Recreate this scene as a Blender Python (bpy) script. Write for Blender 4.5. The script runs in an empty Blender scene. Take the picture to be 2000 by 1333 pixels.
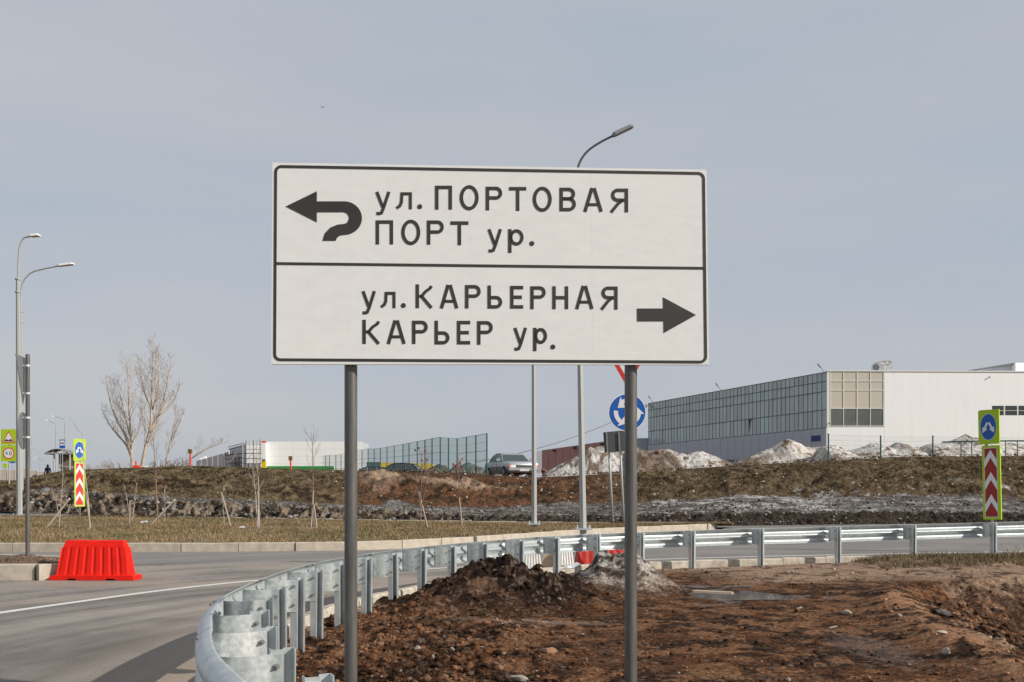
import bpy, bmesh, math, random
import numpy as np
from mathutils import Vector, Matrix
random.seed(7); RNG = np.random.default_rng(11)
SC = bpy.context.scene
COL = SC.collection
R = math.radians

# ------------------------------------------------------------------ camera, sky, sun, exposure
cam = bpy.data.cameras.new('camera'); camo = bpy.data.objects.new('camera', cam); COL.objects.link(camo)
camo.location = (0, 0, 1.5); camo.rotation_euler = (R(90), 0, 0)
cam.sensor_width = 36; cam.lens = 36; cam.shift_y = 0.1517
cam.clip_start = 0.1; cam.clip_end = 9000
SC.camera = camo
SC.render.resolution_x = 1024; SC.render.resolution_y = 682
SUN = Vector((0.807, -0.322, 0.495)).normalized()
elev = math.asin(SUN.z)
world = bpy.data.worlds.new('World'); SC.world = world; world.use_nodes = True
nt = world.node_tree; nt.nodes.clear()
wo = nt.nodes.new('ShaderNodeOutputWorld'); bg = nt.nodes.new('ShaderNodeBackground')
sky = nt.nodes.new('ShaderNodeTexSky'); sky.sky_type = 'NISHITA'; sky.sun_disc = False
sky.sun_elevation = elev; sky.sun_rotation = math.atan2(SUN.x, SUN.y)
sky.dust_density = 2.5; sky.air_density = 1.0; sky.ozone_density = 1.5
tc = nt.nodes.new('ShaderNodeTexCoord'); mp = nt.nodes.new('ShaderNodeMapping')
mp.inputs['Scale'].default_value = (1.2, 1.2, 5.0); mp.inputs['Rotation'].default_value = (0, R(12), 0)
nz = nt.nodes.new('ShaderNodeTexNoise'); nz.inputs['Scale'].default_value = 1.6; nz.inputs['Detail'].default_value = 5
nz.inputs['Roughness'].default_value = 0.55
rp = nt.nodes.new('ShaderNodeValToRGB')
rp.color_ramp.elements[0].position = 0.32; rp.color_ramp.elements[0].color = (0.430, 0.475, 0.545, 1)
rp.color_ramp.elements[1].position = 0.72; rp.color_ramp.elements[1].color = (0.515, 0.525, 0.550, 1)
ml = nt.nodes.new('ShaderNodeVectorMath'); ml.operation = 'SCALE'; ml.inputs['Scale'].default_value = 10.9
mx = nt.nodes.new('ShaderNodeMix'); mx.data_type = 'RGBA'; mx.inputs['Factor'].default_value = 0.86
nt.links.new(tc.outputs['Generated'], mp.inputs['Vector']); nt.links.new(mp.outputs[0], nz.inputs['Vector'])
nt.links.new(nz.outputs['Fac'], rp.inputs[0]); nt.links.new(rp.outputs[0], ml.inputs[0])
nt.links.new(sky.outputs[0], mx.inputs['A']); nt.links.new(ml.outputs[0], mx.inputs['B'])
nt.links.new(mx.outputs['Result'], bg.inputs['Color']); bg.inputs['Strength'].default_value = 0.10
nt.links.new(bg.outputs[0], wo.inputs[0])
sl = bpy.data.lights.new('sun', 'SUN'); sl.energy = 4.75; sl.angle = R(0.55); sl.color = (1.0, 0.93, 0.83)
so = bpy.data.objects.new('sun', sl); COL.objects.link(so)
so.rotation_euler = SUN.to_track_quat('Z', 'Y').to_euler(); so.location = (20, -10, 20)
SC.view_settings.view_transform = 'Standard'; SC.view_settings.look = 'None'
SC.view_settings.exposure = 0.0; SC.view_settings.gamma = 1.0

# ------------------------------------------------------------------ helpers
def P(x, y, Y):
    """point at distance Y seen at photo position x,y"""
    return Vector(((x - 1000) / 2000 * Y, Y, 1.5 + (970 - y) / 2000 * Y))

def mat(name, color, rough=0.7, metal=0.0, noise=0.0, nscale=5.0, bump=0.0, bscale=40.0, stretch=(1, 1, 1),
        color2=None, attr=False, spec=0.5, randobj=False, tint=0.0, wet=False, detail=6, bdist=0.01, alpha=None, trans=0.0, emit=None):
    m = bpy.data.materials.new(name); m.use_nodes = True; t = m.node_tree; b = t.nodes['Principled BSDF']
    b.inputs['Roughness'].default_value = rough; b.inputs['Metallic'].default_value = metal
    b.inputs['Specular IOR Level'].default_value = spec
    if trans: b.inputs['Transmission Weight'].default_value = trans
    tcn = t.nodes.new('ShaderNodeTexCoord'); mpn = t.nodes.new('ShaderNodeMapping')
    mpn.inputs['Scale'].default_value = stretch; t.links.new(tcn.outputs['Object'], mpn.inputs['Vector'])
    if randobj:
        oi = t.nodes.new('ShaderNodeObjectInfo'); sc = t.nodes.new('ShaderNodeVectorMath'); sc.operation = 'SCALE'
        sc.inputs[0].default_value = (37, 19, 53); t.links.new(oi.outputs['Random'], sc.inputs['Scale'])
        t.links.new(sc.outputs[0], mpn.inputs['Location'])
    c = color if len(color) == 4 else (*color, 1)
    src = None
    if attr:
        a = t.nodes.new('ShaderNodeAttribute'); a.attribute_name = 'col'; src = a.outputs['Color']
        if wet:
            mr = t.nodes.new('ShaderNodeMapRange'); mr.inputs['From Min'].default_value = 0.0; mr.inputs['From Max'].default_value = 1.0
            mr.inputs['To Min'].default_value = 0.06; mr.inputs['To Max'].default_value = rough
            t.links.new(a.outputs['Alpha'], mr.inputs['Value']); t.links.new(mr.outputs[0], b.inputs['Roughness'])
            ms = t.nodes.new('ShaderNodeMapRange'); ms.inputs['To Min'].default_value = .7; ms.inputs['To Max'].default_value = .06
            t.links.new(a.outputs['Alpha'], ms.inputs['Value']); t.links.new(ms.outputs[0], b.inputs['Specular IOR Level'])
    if noise > 0 or color2:
        n = t.nodes.new('ShaderNodeTexNoise'); n.inputs['Scale'].default_value = nscale; n.inputs['Detail'].default_value = detail
        n.inputs['Roughness'].default_value = 0.62
        t.links.new(mpn.outputs[0], n.inputs['Vector'])
        if color2:
            r = t.nodes.new('ShaderNodeValToRGB'); r.color_ramp.elements[0].position = 0.38; r.color_ramp.elements[1].position = 0.62
            r.color_ramp.elements[0].color = c; r.color_ramp.elements[1].color = (*color2, 1)
            t.links.new(n.outputs['Fac'], r.inputs[0]); src2 = r.outputs[0]
        else:
            src2 = None
        if noise > 0:
            r2 = t.nodes.new('ShaderNodeMapRange'); r2.inputs['From Min'].default_value = 0.3; r2.inputs['From Max'].default_value = 0.7
            r2.inputs['To Min'].default_value = 1 - noise; r2.inputs['To Max'].default_value = 1 + noise
            t.links.new(n.outputs['Fac'], r2.inputs['Value'])
            v = t.nodes.new('ShaderNodeVectorMath'); v.operation = 'SCALE'; t.links.new(r2.outputs[0], v.inputs['Scale'])
            if src is not None: t.links.new(src, v.inputs[0])
            elif src2 is not None: t.links.new(src2, v.inputs[0])
            else: v.inputs[0].default_value = c[:3]
            src = v.outputs[0]
        elif src is None: src = src2
    if src is not None: t.links.new(src, b.inputs['Base Color'])
    else: b.inputs['Base Color'].default_value = c
    if bump > 0:
        bn = t.nodes.new('ShaderNodeTexNoise'); bn.inputs['Scale'].default_value = bscale; bn.inputs['Detail'].default_value = 7
        bn.inputs['Roughness'].default_value = 0.65
        t.links.new(mpn.outputs[0], bn.inputs['Vector'])
        bp = t.nodes.new('ShaderNodeBump'); bp.inputs['Strength'].default_value = bump; bp.inputs['Distance'].default_value = bdist
        t.links.new(bn.outputs['Fac'], bp.inputs['Height']); t.links.new(bp.outputs[0], b.inputs['Normal'])
    return m

M = dict(
    asphalt=mat('asphalt', (.2, .19, .18), .93, attr=True, noise=.26, nscale=38, bump=.5, bscale=110, spec=.25, bdist=.006),
    soil=mat('soil', (.15, .08, .05), .95, attr=True, noise=.78, nscale=24, bump=1.0, bscale=38, wet=True, spec=.18, bdist=.04, detail=9),
    bank=mat('bank_soil', (.15, .08, .05), .97, attr=True, noise=.55, nscale=5, bump=1.0, bscale=9, spec=.05, bdist=.12, detail=9),
    clod=mat('clod', (.15, .08, .05), .96, attr=True, noise=.4, nscale=40, bump=.8, bscale=60, spec=.08),
    lawn=mat('lawn', (.13, .11, .05), .95, attr=True, noise=.35, nscale=4, bump=.8, bscale=18, spec=.15, bdist=.05),
    blade=mat('dry_grass', (.2, .16, .08), .9, attr=True, spec=.15),
    concrete=mat('kerb_concrete', (.44, .385, .315), .9, noise=.2, nscale=5, bump=.35, bscale=70, randobj=True),
    concrete_raw=mat('raw_concrete', (.46, .41, .34), .95, noise=.35, nscale=7, bump=.6, bscale=40, randobj=True),
    paint=mat('road_paint', (.62, .60, .57), .8, noise=.28, nscale=26, bump=.2, bscale=60),
    galv=mat('galvanised_steel', (.52, .56, .57), .45, .55, noise=.16, nscale=14, bump=.12, bscale=24, randobj=True, bdist=.004, stretch=(1, 1, .5)),
    galv_bright=mat('fresh_zinc', (.60, .63, .625), .42, .4, noise=.24, nscale=34, bump=.3, bscale=40, randobj=True, bdist=.004),
    pole=mat('grey_pole', (.125, .120, .114), .42, .35, noise=.32, nscale=7, bump=.1, bscale=60, stretch=(4, 4, .45)),
    lamp_pole=mat('lamp_pole', (.37, .38, .365), .55, .2, noise=.06, nscale=4, stretch=(1, 1, .2)),
    dark_pole=mat('dark_lamp_arm', (.08, .085, .09), .5, .4),
    lamp_white=mat('lamp_housing_white', (.78, .76, .74), .5),
    lamp_grey=mat('lamp_housing_grey', (.26, .27, .28), .5, .2),
    glass_lens=mat('lamp_lens', (.8, .8, .8), .2),
    sign_white=mat('sign_white', (.74, .745, .73), .55, noise=.035, nscale=9, stretch=(1, 1, 2.5), spec=.4),
    sign_black=mat('sign_black', (.030, .027, .025), .55, noise=.15, nscale=6),
    sign_back=mat('sign_back', (.22, .24, .25), .5, .4, noise=.08, nscale=5),
    sign_back_dark=mat('sign_back_dark', (.075, .075, .075), .6, .2),
    sign_yellow=mat('fluorescent_yellow', (.40, .58, .01), .5, noise=.05, nscale=3),
    sign_yellow_dk=mat('fluorescent_green', (.30, .50, .01), .5, noise=.05, nscale=3),
    sign_red=mat('sign_red', (.62, .025, .012), .5), sign_red_dk=mat('sign_red_shaded', (.32, .022, .012), .5),  # second red carries the right marker's shade in its colour
    sign_blue=mat('sign_blue', (.006, .10, .42), .45), sign_blue_dk=mat('sign_blue_dark', (.006, .045, .22), .45),
    sign_face=mat('sign_face_white', (.75, .75, .75), .5),
    red_plastic=mat('red_plastic', (.76, .013, .005), .55, spec=.25, noise=.13, nscale=7, bump=.06, bscale=8),
    red_shaded=mat('red_plastic_shaded', (.42, .018, .010), .6, noise=.2, nscale=6), white_plastic=mat('white_plastic', (.62, .60, .57), .55, noise=.12, nscale=8),  # darker red plastic: shade behind the rail put into the colour
    wood=mat('weathered_wood', (.42, .33, .24), .85, noise=.25, nscale=5, stretch=(.5, 6, 6), bump=.3, bscale=20),
    stake_pale=mat('pale_stake', (.72, .64, .52), .9, noise=.12, nscale=6, stretch=(4, 4, .5)), stake=mat('grey_stake', (.34, .29, .23), .9, noise=.25, nscale=6, stretch=(4, 4, .5)),
    bark=mat('pale_bark', (.44, .36, .27), .9, noise=.35, nscale=3, stretch=(1, 1, .5)),
    twig=mat('twig', (.47, .40, .345), .9), twig_red=mat('twig_red', (.25, .16, .125), .9), bark_dark=mat('dark_bark', (.20, .155, .12), .9, noise=.3, nscale=6),
    leaf_dry=mat('dry_leaf', (.17, .045, .02), .9),
    clad_white=mat('white_cladding', (.86, .86, .85), .55, noise=.025, nscale=.6, stretch=(3, 3, .3)),
    clad_grey=mat('grey_cladding', (.42, .45, .50), .6, noise=.03, nscale=.6),
    clad_red=mat('red_cladding', (.40, .19, .165), .7, noise=.06, nscale=.8), clad_pink=mat('pink_white_wall', (.55, .50, .50), .8, noise=.05, nscale=.5),
    clad_green=mat('green_band', (.02, .26, .05), .6), clad_yellow=mat('yellow_band', (.75, .52, .01), .6), clad_dark=mat('dark_band', (.09, .09, .10), .6),
    mullion=mat('mullion', (.17, .19, .195), .5, .2), frame_white=mat('white_frame', (.72, .71, .68), .5),
    blind=mat('cream_pane', (.53, .49, .41), .5, noise=.06, nscale=.8, stretch=(6, 1, 1)),
    pane_dark=mat('pane_dark', (.12, .13, .115), .15, noise=.3, nscale=.3, spec=.8), pane_strip=mat('pane_strip', (.05, .055, .06), .2),
    foil=mat('foil_duct', (.6, .6, .58), .3, .85, bump=.7, bscale=2.2, bdist=.12, noise=.3, nscale=2),
    roof_dark=mat('roof_dark', (.12, .13, .14), .6),
    fence_green=mat('fence_green', (.012, .085, .07), .5), fence_wire=mat('fence_wire', (.03, .14, .13), .55),
    hydrant=mat('hydrant_red', (.70, .06, .03), .5), hydrant_box=mat('hydrant_box', (.16, .085, .02), .7),
    scaf=mat('scaffold_steel', (.09, .075, .07), .6, .3), scaf_light=mat('scaffold_light', (.42, .42, .42), .6),
    carpaint=mat('silver_paint', (.42, .43, .46), .28, .6), carpaint_dk=mat('dark_green_paint', (.012, .03, .022), .25, .3), car_blue=mat('dark_blue_paint', (.02, .035, .06), .3, .3),
    carglass=mat('car_glass', (.035, .055, .055), .06, spec=.9), rubber=mat('rubber', (.02, .02, .02), .9), trim=mat('black_trim', (.03, .03, .032), .5),
    chrome=mat('chrome', (.7, .7, .7), .15, 1.0), headlight=mat('headlight_glass', (.75, .75, .72), .12), amber=mat('amber_lens', (.75, .12, .01), .25),
    cloth=mat('dark_cloth', (.018, .018, .024), .95), skin=mat('skin', (.42, .25, .18), .7), hair=mat('hair', (.03, .02, .015), .9),
    shelter=mat('shelter_brown', (.20, .15, .12), .6), shelter_frame=mat('shelter_frame', (.42, .42, .41), .5), roof_sheet=mat('roof_sheet', (.16, .15, .145), .6),
    fence_pale=mat('pale_fence', (.5, .44, .38), .85, noise=.1, nscale=.6), blue_plate=mat('blue_plate', (.03, .04, .16), .6),
    stone=mat('stone', (.31, .27, .225), .9, noise=.25, nscale=9, bump=.6, bscale=20, randobj=True),
    stone_brown=mat('stone_brown', (.22, .12, .07), .95, noise=.3, nscale=9, bump=.6, bscale=20, randobj=True),
    snow=mat('dirty_snow', (.6, .58, .55), .9, attr=True, noise=.3, nscale=2.2, bump=.9, bscale=5, spec=.2, bdist=.15, detail=9),
    cable=mat('cable', (.05, .05, .05), .8), litter=mat('litter_white', (.7, .7, .68), .6), bird=mat('bird', (.03, .03, .03), .9),
)
# zinc etched glass of the long facade: three tints
def glassmat(name, c, r=.12):
    return mat(name, c, r, noise=.07, nscale=.35, spec=.7, randobj=True)
M['glass_a'] = glassmat('facade_glass', (.42, .50, .505)); M['glass_b'] = glassmat('facade_glass_dark', (.37, .43, .44)); M['glass_c'] = glassmat('facade_glass_pale', (.45, .60, .60), .35)

def mesh(name, verts, faces, m=None, parent=None, smooth=False):
    me = bpy.data.meshes.new(name); me.from_pydata([tuple(v) for v in verts], [], faces); me.update()
    if m is not None: me.materials.append(M[m] if isinstance(m, str) else m)
    if smooth:
        for p in me.polygons: p.use_smooth = True
    o = bpy.data.objects.new(name, me); COL.objects.link(o)
    if parent is not None: o.parent = parent
    return o
def link(name, me, parent=None, loc=(0, 0, 0), rz=0.0):
    o = bpy.data.objects.new(name, me); COL.objects.link(o); o.location = loc; o.rotation_euler = (0, 0, rz)
    if parent is not None: o.parent = parent
    return o
def tag(o, label=None, cat=None, group=None, kind=None):
    if label: o['label'] = label
    if cat: o['category'] = cat
    if group: o['group'] = group
    if kind: o['kind'] = kind
    return o
def thing(name, label, cat, loc=(0, 0, 0), rz=0.0, group=None):
    o = bpy.data.objects.new(name, None); o.empty_display_size = .2; COL.objects.link(o); o.location = loc; o.rotation_euler = (0, 0, rz)
    return tag(o, label, cat, group)
def struct(o): o['kind'] = 'structure'; return o
def copy_tree(o, parent=None):
    c = o.copy(); COL.objects.link(c)
    if parent is not None: c.parent = parent
    for ch in list(o.children): copy_tree(ch, c)
    return c

class MB:
    """collects simple shapes into one mesh"""
    def __init__(s): s.v = []; s.f = []
    def box(s, a, b):
        x0, y0, z0 = a; x1, y1, z1 = b; n = len(s.v)
        s.v += [(x0, y0, z0), (x1, y0, z0), (x1, y1, z0), (x0, y1, z0), (x0, y0, z1), (x1, y0, z1), (x1, y1, z1), (x0, y1, z1)]
        s.f += [tuple(n + i for i in q) for q in ((0, 3, 2, 1), (4, 5, 6, 7), (0, 1, 5, 4), (1, 2, 6, 5), (2, 3, 7, 6), (3, 0, 4, 7))]; return s
    def tube(s, pts, rad, n=8, cap=True):
        pts = [Vector(p) for p in pts]; rads = rad if isinstance(rad, (list, tuple)) else [rad] * len(pts)
        base = len(s.v); prev = None
        for i, p in enumerate(pts):
            d = (pts[min(i + 1, len(pts) - 1)] - pts[max(i - 1, 0)])
            if d.length < 1e-9: d = Vector((0, 0, 1))
            d.normalize()
            if prev is None:
                a = Vector((1, 0, 0)) if abs(d.x) < .9 else Vector((0, 1, 0)); u = d.cross(a).normalized()
            else: u = (prev - d * prev.dot(d)).normalized()
            prev = u; w = d.cross(u)
            for k in range(n):
                t = 2 * math.pi * k / n; s.v.append(tuple(p + (u * math.cos(t) + w * math.sin(t)) * rads[i]))
        for i in range(len(pts) - 1):
            for k in range(n):
                a = base + i * n + k; b = base + i * n + (k + 1) % n; s.f.append((a, b, b + n, a + n))
        if cap and n > 2:
            s.f.append(tuple(base + k for k in reversed(range(n)))); s.f.append(tuple(base + (len(pts) - 1) * n + k for k in range(n)))
        return s
    def prism(s, poly, h):
        """poly: list of Vectors (front), h: Vector offset to the back"""
        n = len(s.v); k = len(poly); h = Vector(h)
        s.v += [tuple(p) for p in poly] + [tuple(Vector(p) + h) for p in poly]
        s.f.append(tuple(n + i for i in range(k))); s.f.append(tuple(n + k + i for i in reversed(range(k))))
        for i in range(k): j = (i + 1) % k; s.f.append((n + i, n + k + i, n + k + j, n + j))
        return s
    def ribbon(s, left, right, h):
        """closed slab between two equally long rows of points"""
        n = len(s.v); k = len(left); h = Vector(h)
        for L, Rr in zip(left, right): s.v += [tuple(L), tuple(Rr), tuple(Vector(L) + h), tuple(Vector(Rr) + h)]
        for i in range(k - 1):
            a = n + 4 * i; b = a + 4
            s.f += [(a, a + 1, b + 1, b), (a + 2, b + 2, b + 3, a + 3), (a, b, b + 2, a + 2), (a + 1, a + 3, b + 3, b + 1)]
        e = n + 4 * (k - 1); s.f += [(n, n + 2, n + 3, n + 1), (e, e + 1, e + 3, e + 2)]
        return s
    def build(s, name, m, parent=None, smooth=False):
        o = mesh(name, s.v, s.f, m, parent, smooth)
        bm = bmesh.new(); bm.from_mesh(o.data); bmesh.ops.recalc_face_normals(bm, faces=bm.faces); bm.to_mesh(o.data); bm.free()
        return o

def autosmooth(o, ang=35):
    me = o.data
    for p in me.polygons: p.use_smooth = True
    try: me.set_sharp_from_angle(angle=R(ang))
    except Exception: pass
    return o

# numpy value noise
def _h(ix, iy, seed):
    n = (ix.astype(np.int64) * 374761393 + iy.astype(np.int64) * 668265263 + seed * 1442695041) & 0xFFFFFFFF
    n = ((n ^ (n >> 13)) * 1274126177) & 0xFFFFFFFF
    return ((n ^ (n >> 16)) & 0xFFFF) / 65535.0
def vn(x, y, seed=0):
    x = np.asarray(x, float); y = np.asarray(y, float)
    ix = np.floor(x); iy = np.floor(y); fx = x - ix; fy = y - iy
    fx = fx * fx * (3 - 2 * fx); fy = fy * fy * (3 - 2 * fy)
    a = _h(ix, iy, seed); b = _h(ix + 1, iy, seed); c = _h(ix, iy + 1, seed); d = _h(ix + 1, iy + 1, seed)
    return (a * (1 - fx) + b * fx) * (1 - fy) + (c * (1 - fx) + d * fx) * fy
def fbm(x, y, o=4, seed=0, g=.5, l=2.03):
    s = 0; a = 1; t = 0
    for i in range(o):
        s = s + a * (vn(x, y, seed + i * 17) * 2 - 1); t += a; a *= g; x = x * l + 3.1; y = y * l + 1.7
    return s / t
def ridge(x, y, o=4, seed=0):
    s = 0; a = 1; t = 0
    for i in range(o):
        s = s + a * (1 - np.abs(vn(x, y, seed + i * 17) * 2 - 1)); t += a; a *= .5; x = x * 2.1 + 3.1; y = y * 2.1 + 1.7
    return s / t
def sm(a, b, x):
    t = np.clip((x - a) / (b - a), 0, 1); return t * t * (3 - 2 * t)
def mixc(c, d, t): return c * (1 - t[..., None]) + np.array(d)[None, None, :] * t[..., None] if c.ndim == 3 else c * (1 - t[..., None]) + np.array(d)[None, :] * t[..., None]

def gridmesh(name, X, Y, Z, C, m, keep=None, smooth=True):
    nu, nv = X.shape
    me = bpy.data.meshes.new(name); co = np.stack([X, Y, Z], -1).reshape(-1, 3)
    idx = np.arange(nu * nv).reshape(nu, nv)
    q = np.stack([idx[:-1, :-1], idx[1:, :-1], idx[1:, 1:], idx[:-1, 1:]], -1)
    if keep is not None:
        k = keep[:-1, :-1] & keep[1:, :-1] & keep[1:, 1:] & keep[:-1, 1:]; q = q[k]
    q = q.reshape(-1, 4)
    used, inv = np.unique(q, return_inverse=True); q = inv.reshape(-1, 4); co = co[used]; C4 = C.reshape(-1, C.shape[-1])[used]
    if C4.shape[1] == 3: C4 = np.concatenate([C4, np.ones((len(C4), 1))], 1)
    fastmesh(me, co, q, C4, 4); me.materials.append(M[m])
    if smooth: me.polygons.foreach_set('use_smooth', np.ones(len(me.polygons), bool))
    o = bpy.data.objects.new(name, me); COL.objects.link(o); return o
def fastmesh(me, co, f, C4, k):
    me.vertices.add(len(co)); me.vertices.foreach_set('co', co.astype(np.float32).ravel())
    me.loops.add(f.size); me.loops.foreach_set('vertex_index', f.astype(np.int32).ravel())
    me.polygons.add(len(f)); me.polygons.foreach_set('loop_start', np.arange(0, f.size, k, dtype=np.int32))
    me.update(calc_edges=True)
    a = me.color_attributes.new('col', 'FLOAT_COLOR', 'POINT'); a.data.foreach_set('color', np.clip(C4, 0, 1).astype(np.float32).ravel())

def catmull(pts, n=8):
    pts = [Vector(p) for p in pts]; q = [pts[0] * 2 - pts[1]] + pts + [pts[-1] * 2 - pts[-2]]; out = []
    for i in range(1, len(q) - 2):
        a, b, c, d = q[i - 1:i + 3]
        for k in range(n):
            t = k / n; out.append(.5 * ((2 * b) + (c - a) * t + (2 * a - 5 * b + 4 * c - d) * t * t + (3 * b - a - 3 * c + d) * t ** 3))
    out.append(pts[-1]); return out
def resample(pts, step, start=0.0):
    out = []; dist = 0; nxt = start
    for a, b in zip(pts, pts[1:]):
        L = (b - a).length
        while nxt <= dist + L and L > 0:
            out.append((a.lerp(b, (nxt - dist) / L), (b - a).normalized())); nxt += step
        dist += L
    return out

# ------------------------------------------------------------------ key lines of the place
POSTS = [(-.05, 2.75), (-.45, 3.50), (-.80, 4.27), (-1.13, 5.02), (-1.40, 5.85), (-1.64, 6.70), (-1.82, 7.57), (-1.92, 8.47), (-1.97, 9.42), (-1.98, 10.4),
         (-1.92, 11.5), (-1.77, 12.5), (-1.55, 13.45), (-1.27, 14.5), (-.90, 15.5), (-.45, 16.5), (.15, 17.65), (.82, 18.7), (1.62, 19.4),
         (2.50, 19.85), (3.56, 20.25), (5.02, 20.65), (6.72, 21.1), (8.40, 21.45), (10.25, 21.8), (12.2, 22.1), (14.2, 22.4)]
RAIL = catmull([(x, y, 0) for x, y in POSTS], 10)
def roadz(X, Y): return .010 * np.maximum(0, X) + .006 * np.maximum(0, Y - 25) * (X > -50)
def normal2(t): return Vector((-t.y, t.x, 0))     # towards the road
def railframe(i):
    k = i * 10; a = RAIL[max(k - 1, 0)]; b = RAIL[min(k + 1, len(RAIL) - 1)]; t = (b - a).normalized(); return RAIL[k], t, normal2(t)
def offset_path(pts, d):
    o = []
    for i, p in enumerate(pts):
        t = (pts[min(i + 1, len(pts) - 1)] - pts[max(i - 1, 0)]).normalized(); o.append(p + normal2(t) * d)
    return o
KERB = offset_path(RAIL, .40)
KA = np.array([(p.x, p.y) for p in KERB])
def kerb_side(X, Y):
    """signed distance to the kerb line, positive on the road side"""
    sh = X.shape; x = X.ravel(); y = Y.ravel(); best = np.full(x.shape, 1e9); sg = np.zeros(x.shape)
    for (ax, ay), (bx, by) in zip(KA[::2][:-1], KA[::2][1:]):
        dx, dy = bx - ax, by - ay; L2 = dx * dx + dy * dy
        t = np.clip(((x - ax) * dx + (y - ay) * dy) / L2, 0, 1); ex = x - ax - t * dx; ey = y - ay - t * dy
        d = np.hypot(ex, ey); m = d < best; best = np.where(m, d, best); s = (-dy * (x - ax) + dx * (y - ay)) > 0
        sg = np.where(m, np.where(s, 1., -1.), sg)
    return (best * sg).reshape(sh)

# far island kerb (base positions) and its crown
ISL = [P(x, 970, Y) for x, Y in ((-900, 31), (-500, 29), (-200, 27.8), (0, 27.5), (300, 27.5), (500, 27.7), (700, 28.3), (850, 30.0), (1000, 33.0), (1100, 35.5), (1200, 37.6), (1300, 39.3), (1375, 40.6))]
ISLX = np.array([p.x for p in ISL]); ISLY = np.array([p.y for p in ISL])
KX = np.array([-3000, -600, 0, 130, 370, 700, 900, 1050, 1200, 1450, 1600, 1750, 2000, 2600, 5000.])
K0 = np.array([990, 995, 1000, 1006, 1012, 1018, 1022, 1024, 1026, 1029, 1029, 1029, 1028, 1028, 1028.])
K1 = np.array([975, 975, 972, 968, 988, 999, 1011, 1012, 1010, 1004, 1006, 1003, 1008, 1008, 1008.])
K2 = np.array([962, 962, 960, 960, 973, 987, 990, 986, 983, 966, 974, 964, 974, 975, 975.])
K3 = np.array([950, 952, 946, 919, 911, 920, 925, 933, 926, 909, 902, 893, 891, 892, 895.])
YK = np.array([44.5, 46.3, 52.0, 60.0, 66., 90., 200., 500., 6000.])
def bankz(X, Y):
    """height of the embankment and of the land behind it"""
    X = np.asarray(X, float); Y = np.asarray(Y, float)
    x = 1000 + 2000 * X / Y
    k = [np.interp(x, KX, K) for K in (K0, K1, K2, K3)]
    left = sm(160, 20, x)
    rows = [(970 - k[0]) / 2000 * YK[0], (970 - k[1]) / 2000 * YK[1], (970 - k[2]) / 2000 * YK[2], (970 - k[3]) / 2000 * YK[3],
            (970 - (k[3] + .5)) / 2000 * YK[4]]
    for yy, add, l in ((YK[5], 4, 940), (YK[6], 11, 938), (YK[7], 26, 951)):
        rows.append((970 - ((k[3] + add) * (1 - left) + l * left)) / 2000 * yy)
    rows.append(np.full_like(x, 6.0))
    rows = np.array(rows) + 1.5
    out = rows[0].copy() if rows[0].shape else rows[0]
    for i in range(len(YK) - 1):
        t = np.clip((Y - YK[i]) / (YK[i + 1] - YK[i]), 0, 1)
        if i in (2,): t = t ** .8
        seg = rows[i] * (1 - t) + rows[i + 1] * t
        out = np.where(Y >= YK[i], seg, out)
    return out
def bz(X, Y): return float(bankz(np.array([X]), np.array([Y]))[0])
def ground_at(x, Y):
    p = P(x, 970, Y); p.z = bz(p.x, Y); return p

# ------------------------------------------------------------------ ground sheet (horizon wide) and embankment
def pix(X, Y, Z): return 1000 + 2000 * X / Y, 970 - 2000 * (Z - 1.5) / Y
nu = 1150
u = np.tan(np.linspace(-math.atan(1.1), math.atan(1.1), 300)); u = np.sort(np.concatenate([np.linspace(-.60, .60, nu - 100), u[np.abs(u) > .6]]))
v = np.concatenate([np.linspace(44.5, 46.6, 26), np.linspace(46.7, 52, 34), np.linspace(52.15, 60.5, 60), np.linspace(60.8, 70, 26), np.geomspace(72, 6000, 26)])
U, V = np.meshgrid(u, v, indexing='ij'); Xb = U * V; Yb = V
Zb = bankz(Xb, Yb); xp, yp = pix(Xb, Yb, Zb)
near = sm(90, 64, Yb)
lump = sm(44.5, 45.2, Yb) * sm(48.2, 46.4, Yb)
Lx = sm(1250, 500, xp) * .65 + .35
rg = ridge(Xb * 2.7, Yb * 1.0, 4, 5)
Zb = Zb + lump * Lx * ((rg - .66) * .75 + fbm(Xb * 4.2, Yb * 3.0, 3, 9) * .32)
Zb = Zb + sm(46, 47.5, Yb) * sm(53, 51, Yb) * (fbm(Xb * .7, Yb * .9, 4, 21) * .12 + fbm(Xb * 4, Yb * 3, 3, 22) * .05)
slope = sm(51, 53, Yb) * sm(66, 60, Yb)
Zb = Zb + slope * (fbm(Xb * .35, Yb * .5, 4, 31) * .32 + fbm(Xb * 2.2, Yb * 1.9, 4, 33) * .20 + fbm(Xb * 7, Yb * 6, 2, 35) * .06) * (1 - .88 * sm(57.5, 60, Yb))
def bump2(x0, w, Y0, h0, hz):
    return hz * np.exp(-((xp - x0) / w) ** 2 - ((Yb - Y0) / h0) ** 2)
Zb += bump2(745, 45, 57.0, 2.0, .55) + bump2(880, 80, 56.0, 1.4, .30)
shp = Xb.shape
C = np.zeros(shp + (3,)) + np.array([.092, .066, .040])
n1 = fbm(Xb * .5, Yb * .8, 4, 41); n2 = fbm(Xb * 2.5, Yb * 2.5, 4, 43); n3 = fbm(Xb * 6, Yb * 3, 3, 45)
C = mixc(C, [.145, .108, .064], sm(-.05, .25, n2)); C = mixc(C, [.036, .024, .015], sm(.05, .25, n1 * .5 - n2 * .6 + .05) * slope)
C = mixc(C, [.17, .135, .085], sm(57.5, 60, Yb) * sm(0, .4, n2 + .15) * .8)
red = sm(640, 760, xp) * sm(1280, 1080, xp)
C = mixc(C, [.125, .060, .033], red * sm(50, 52, Yb) * sm(-.35, .15, n2 + .1))
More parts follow.
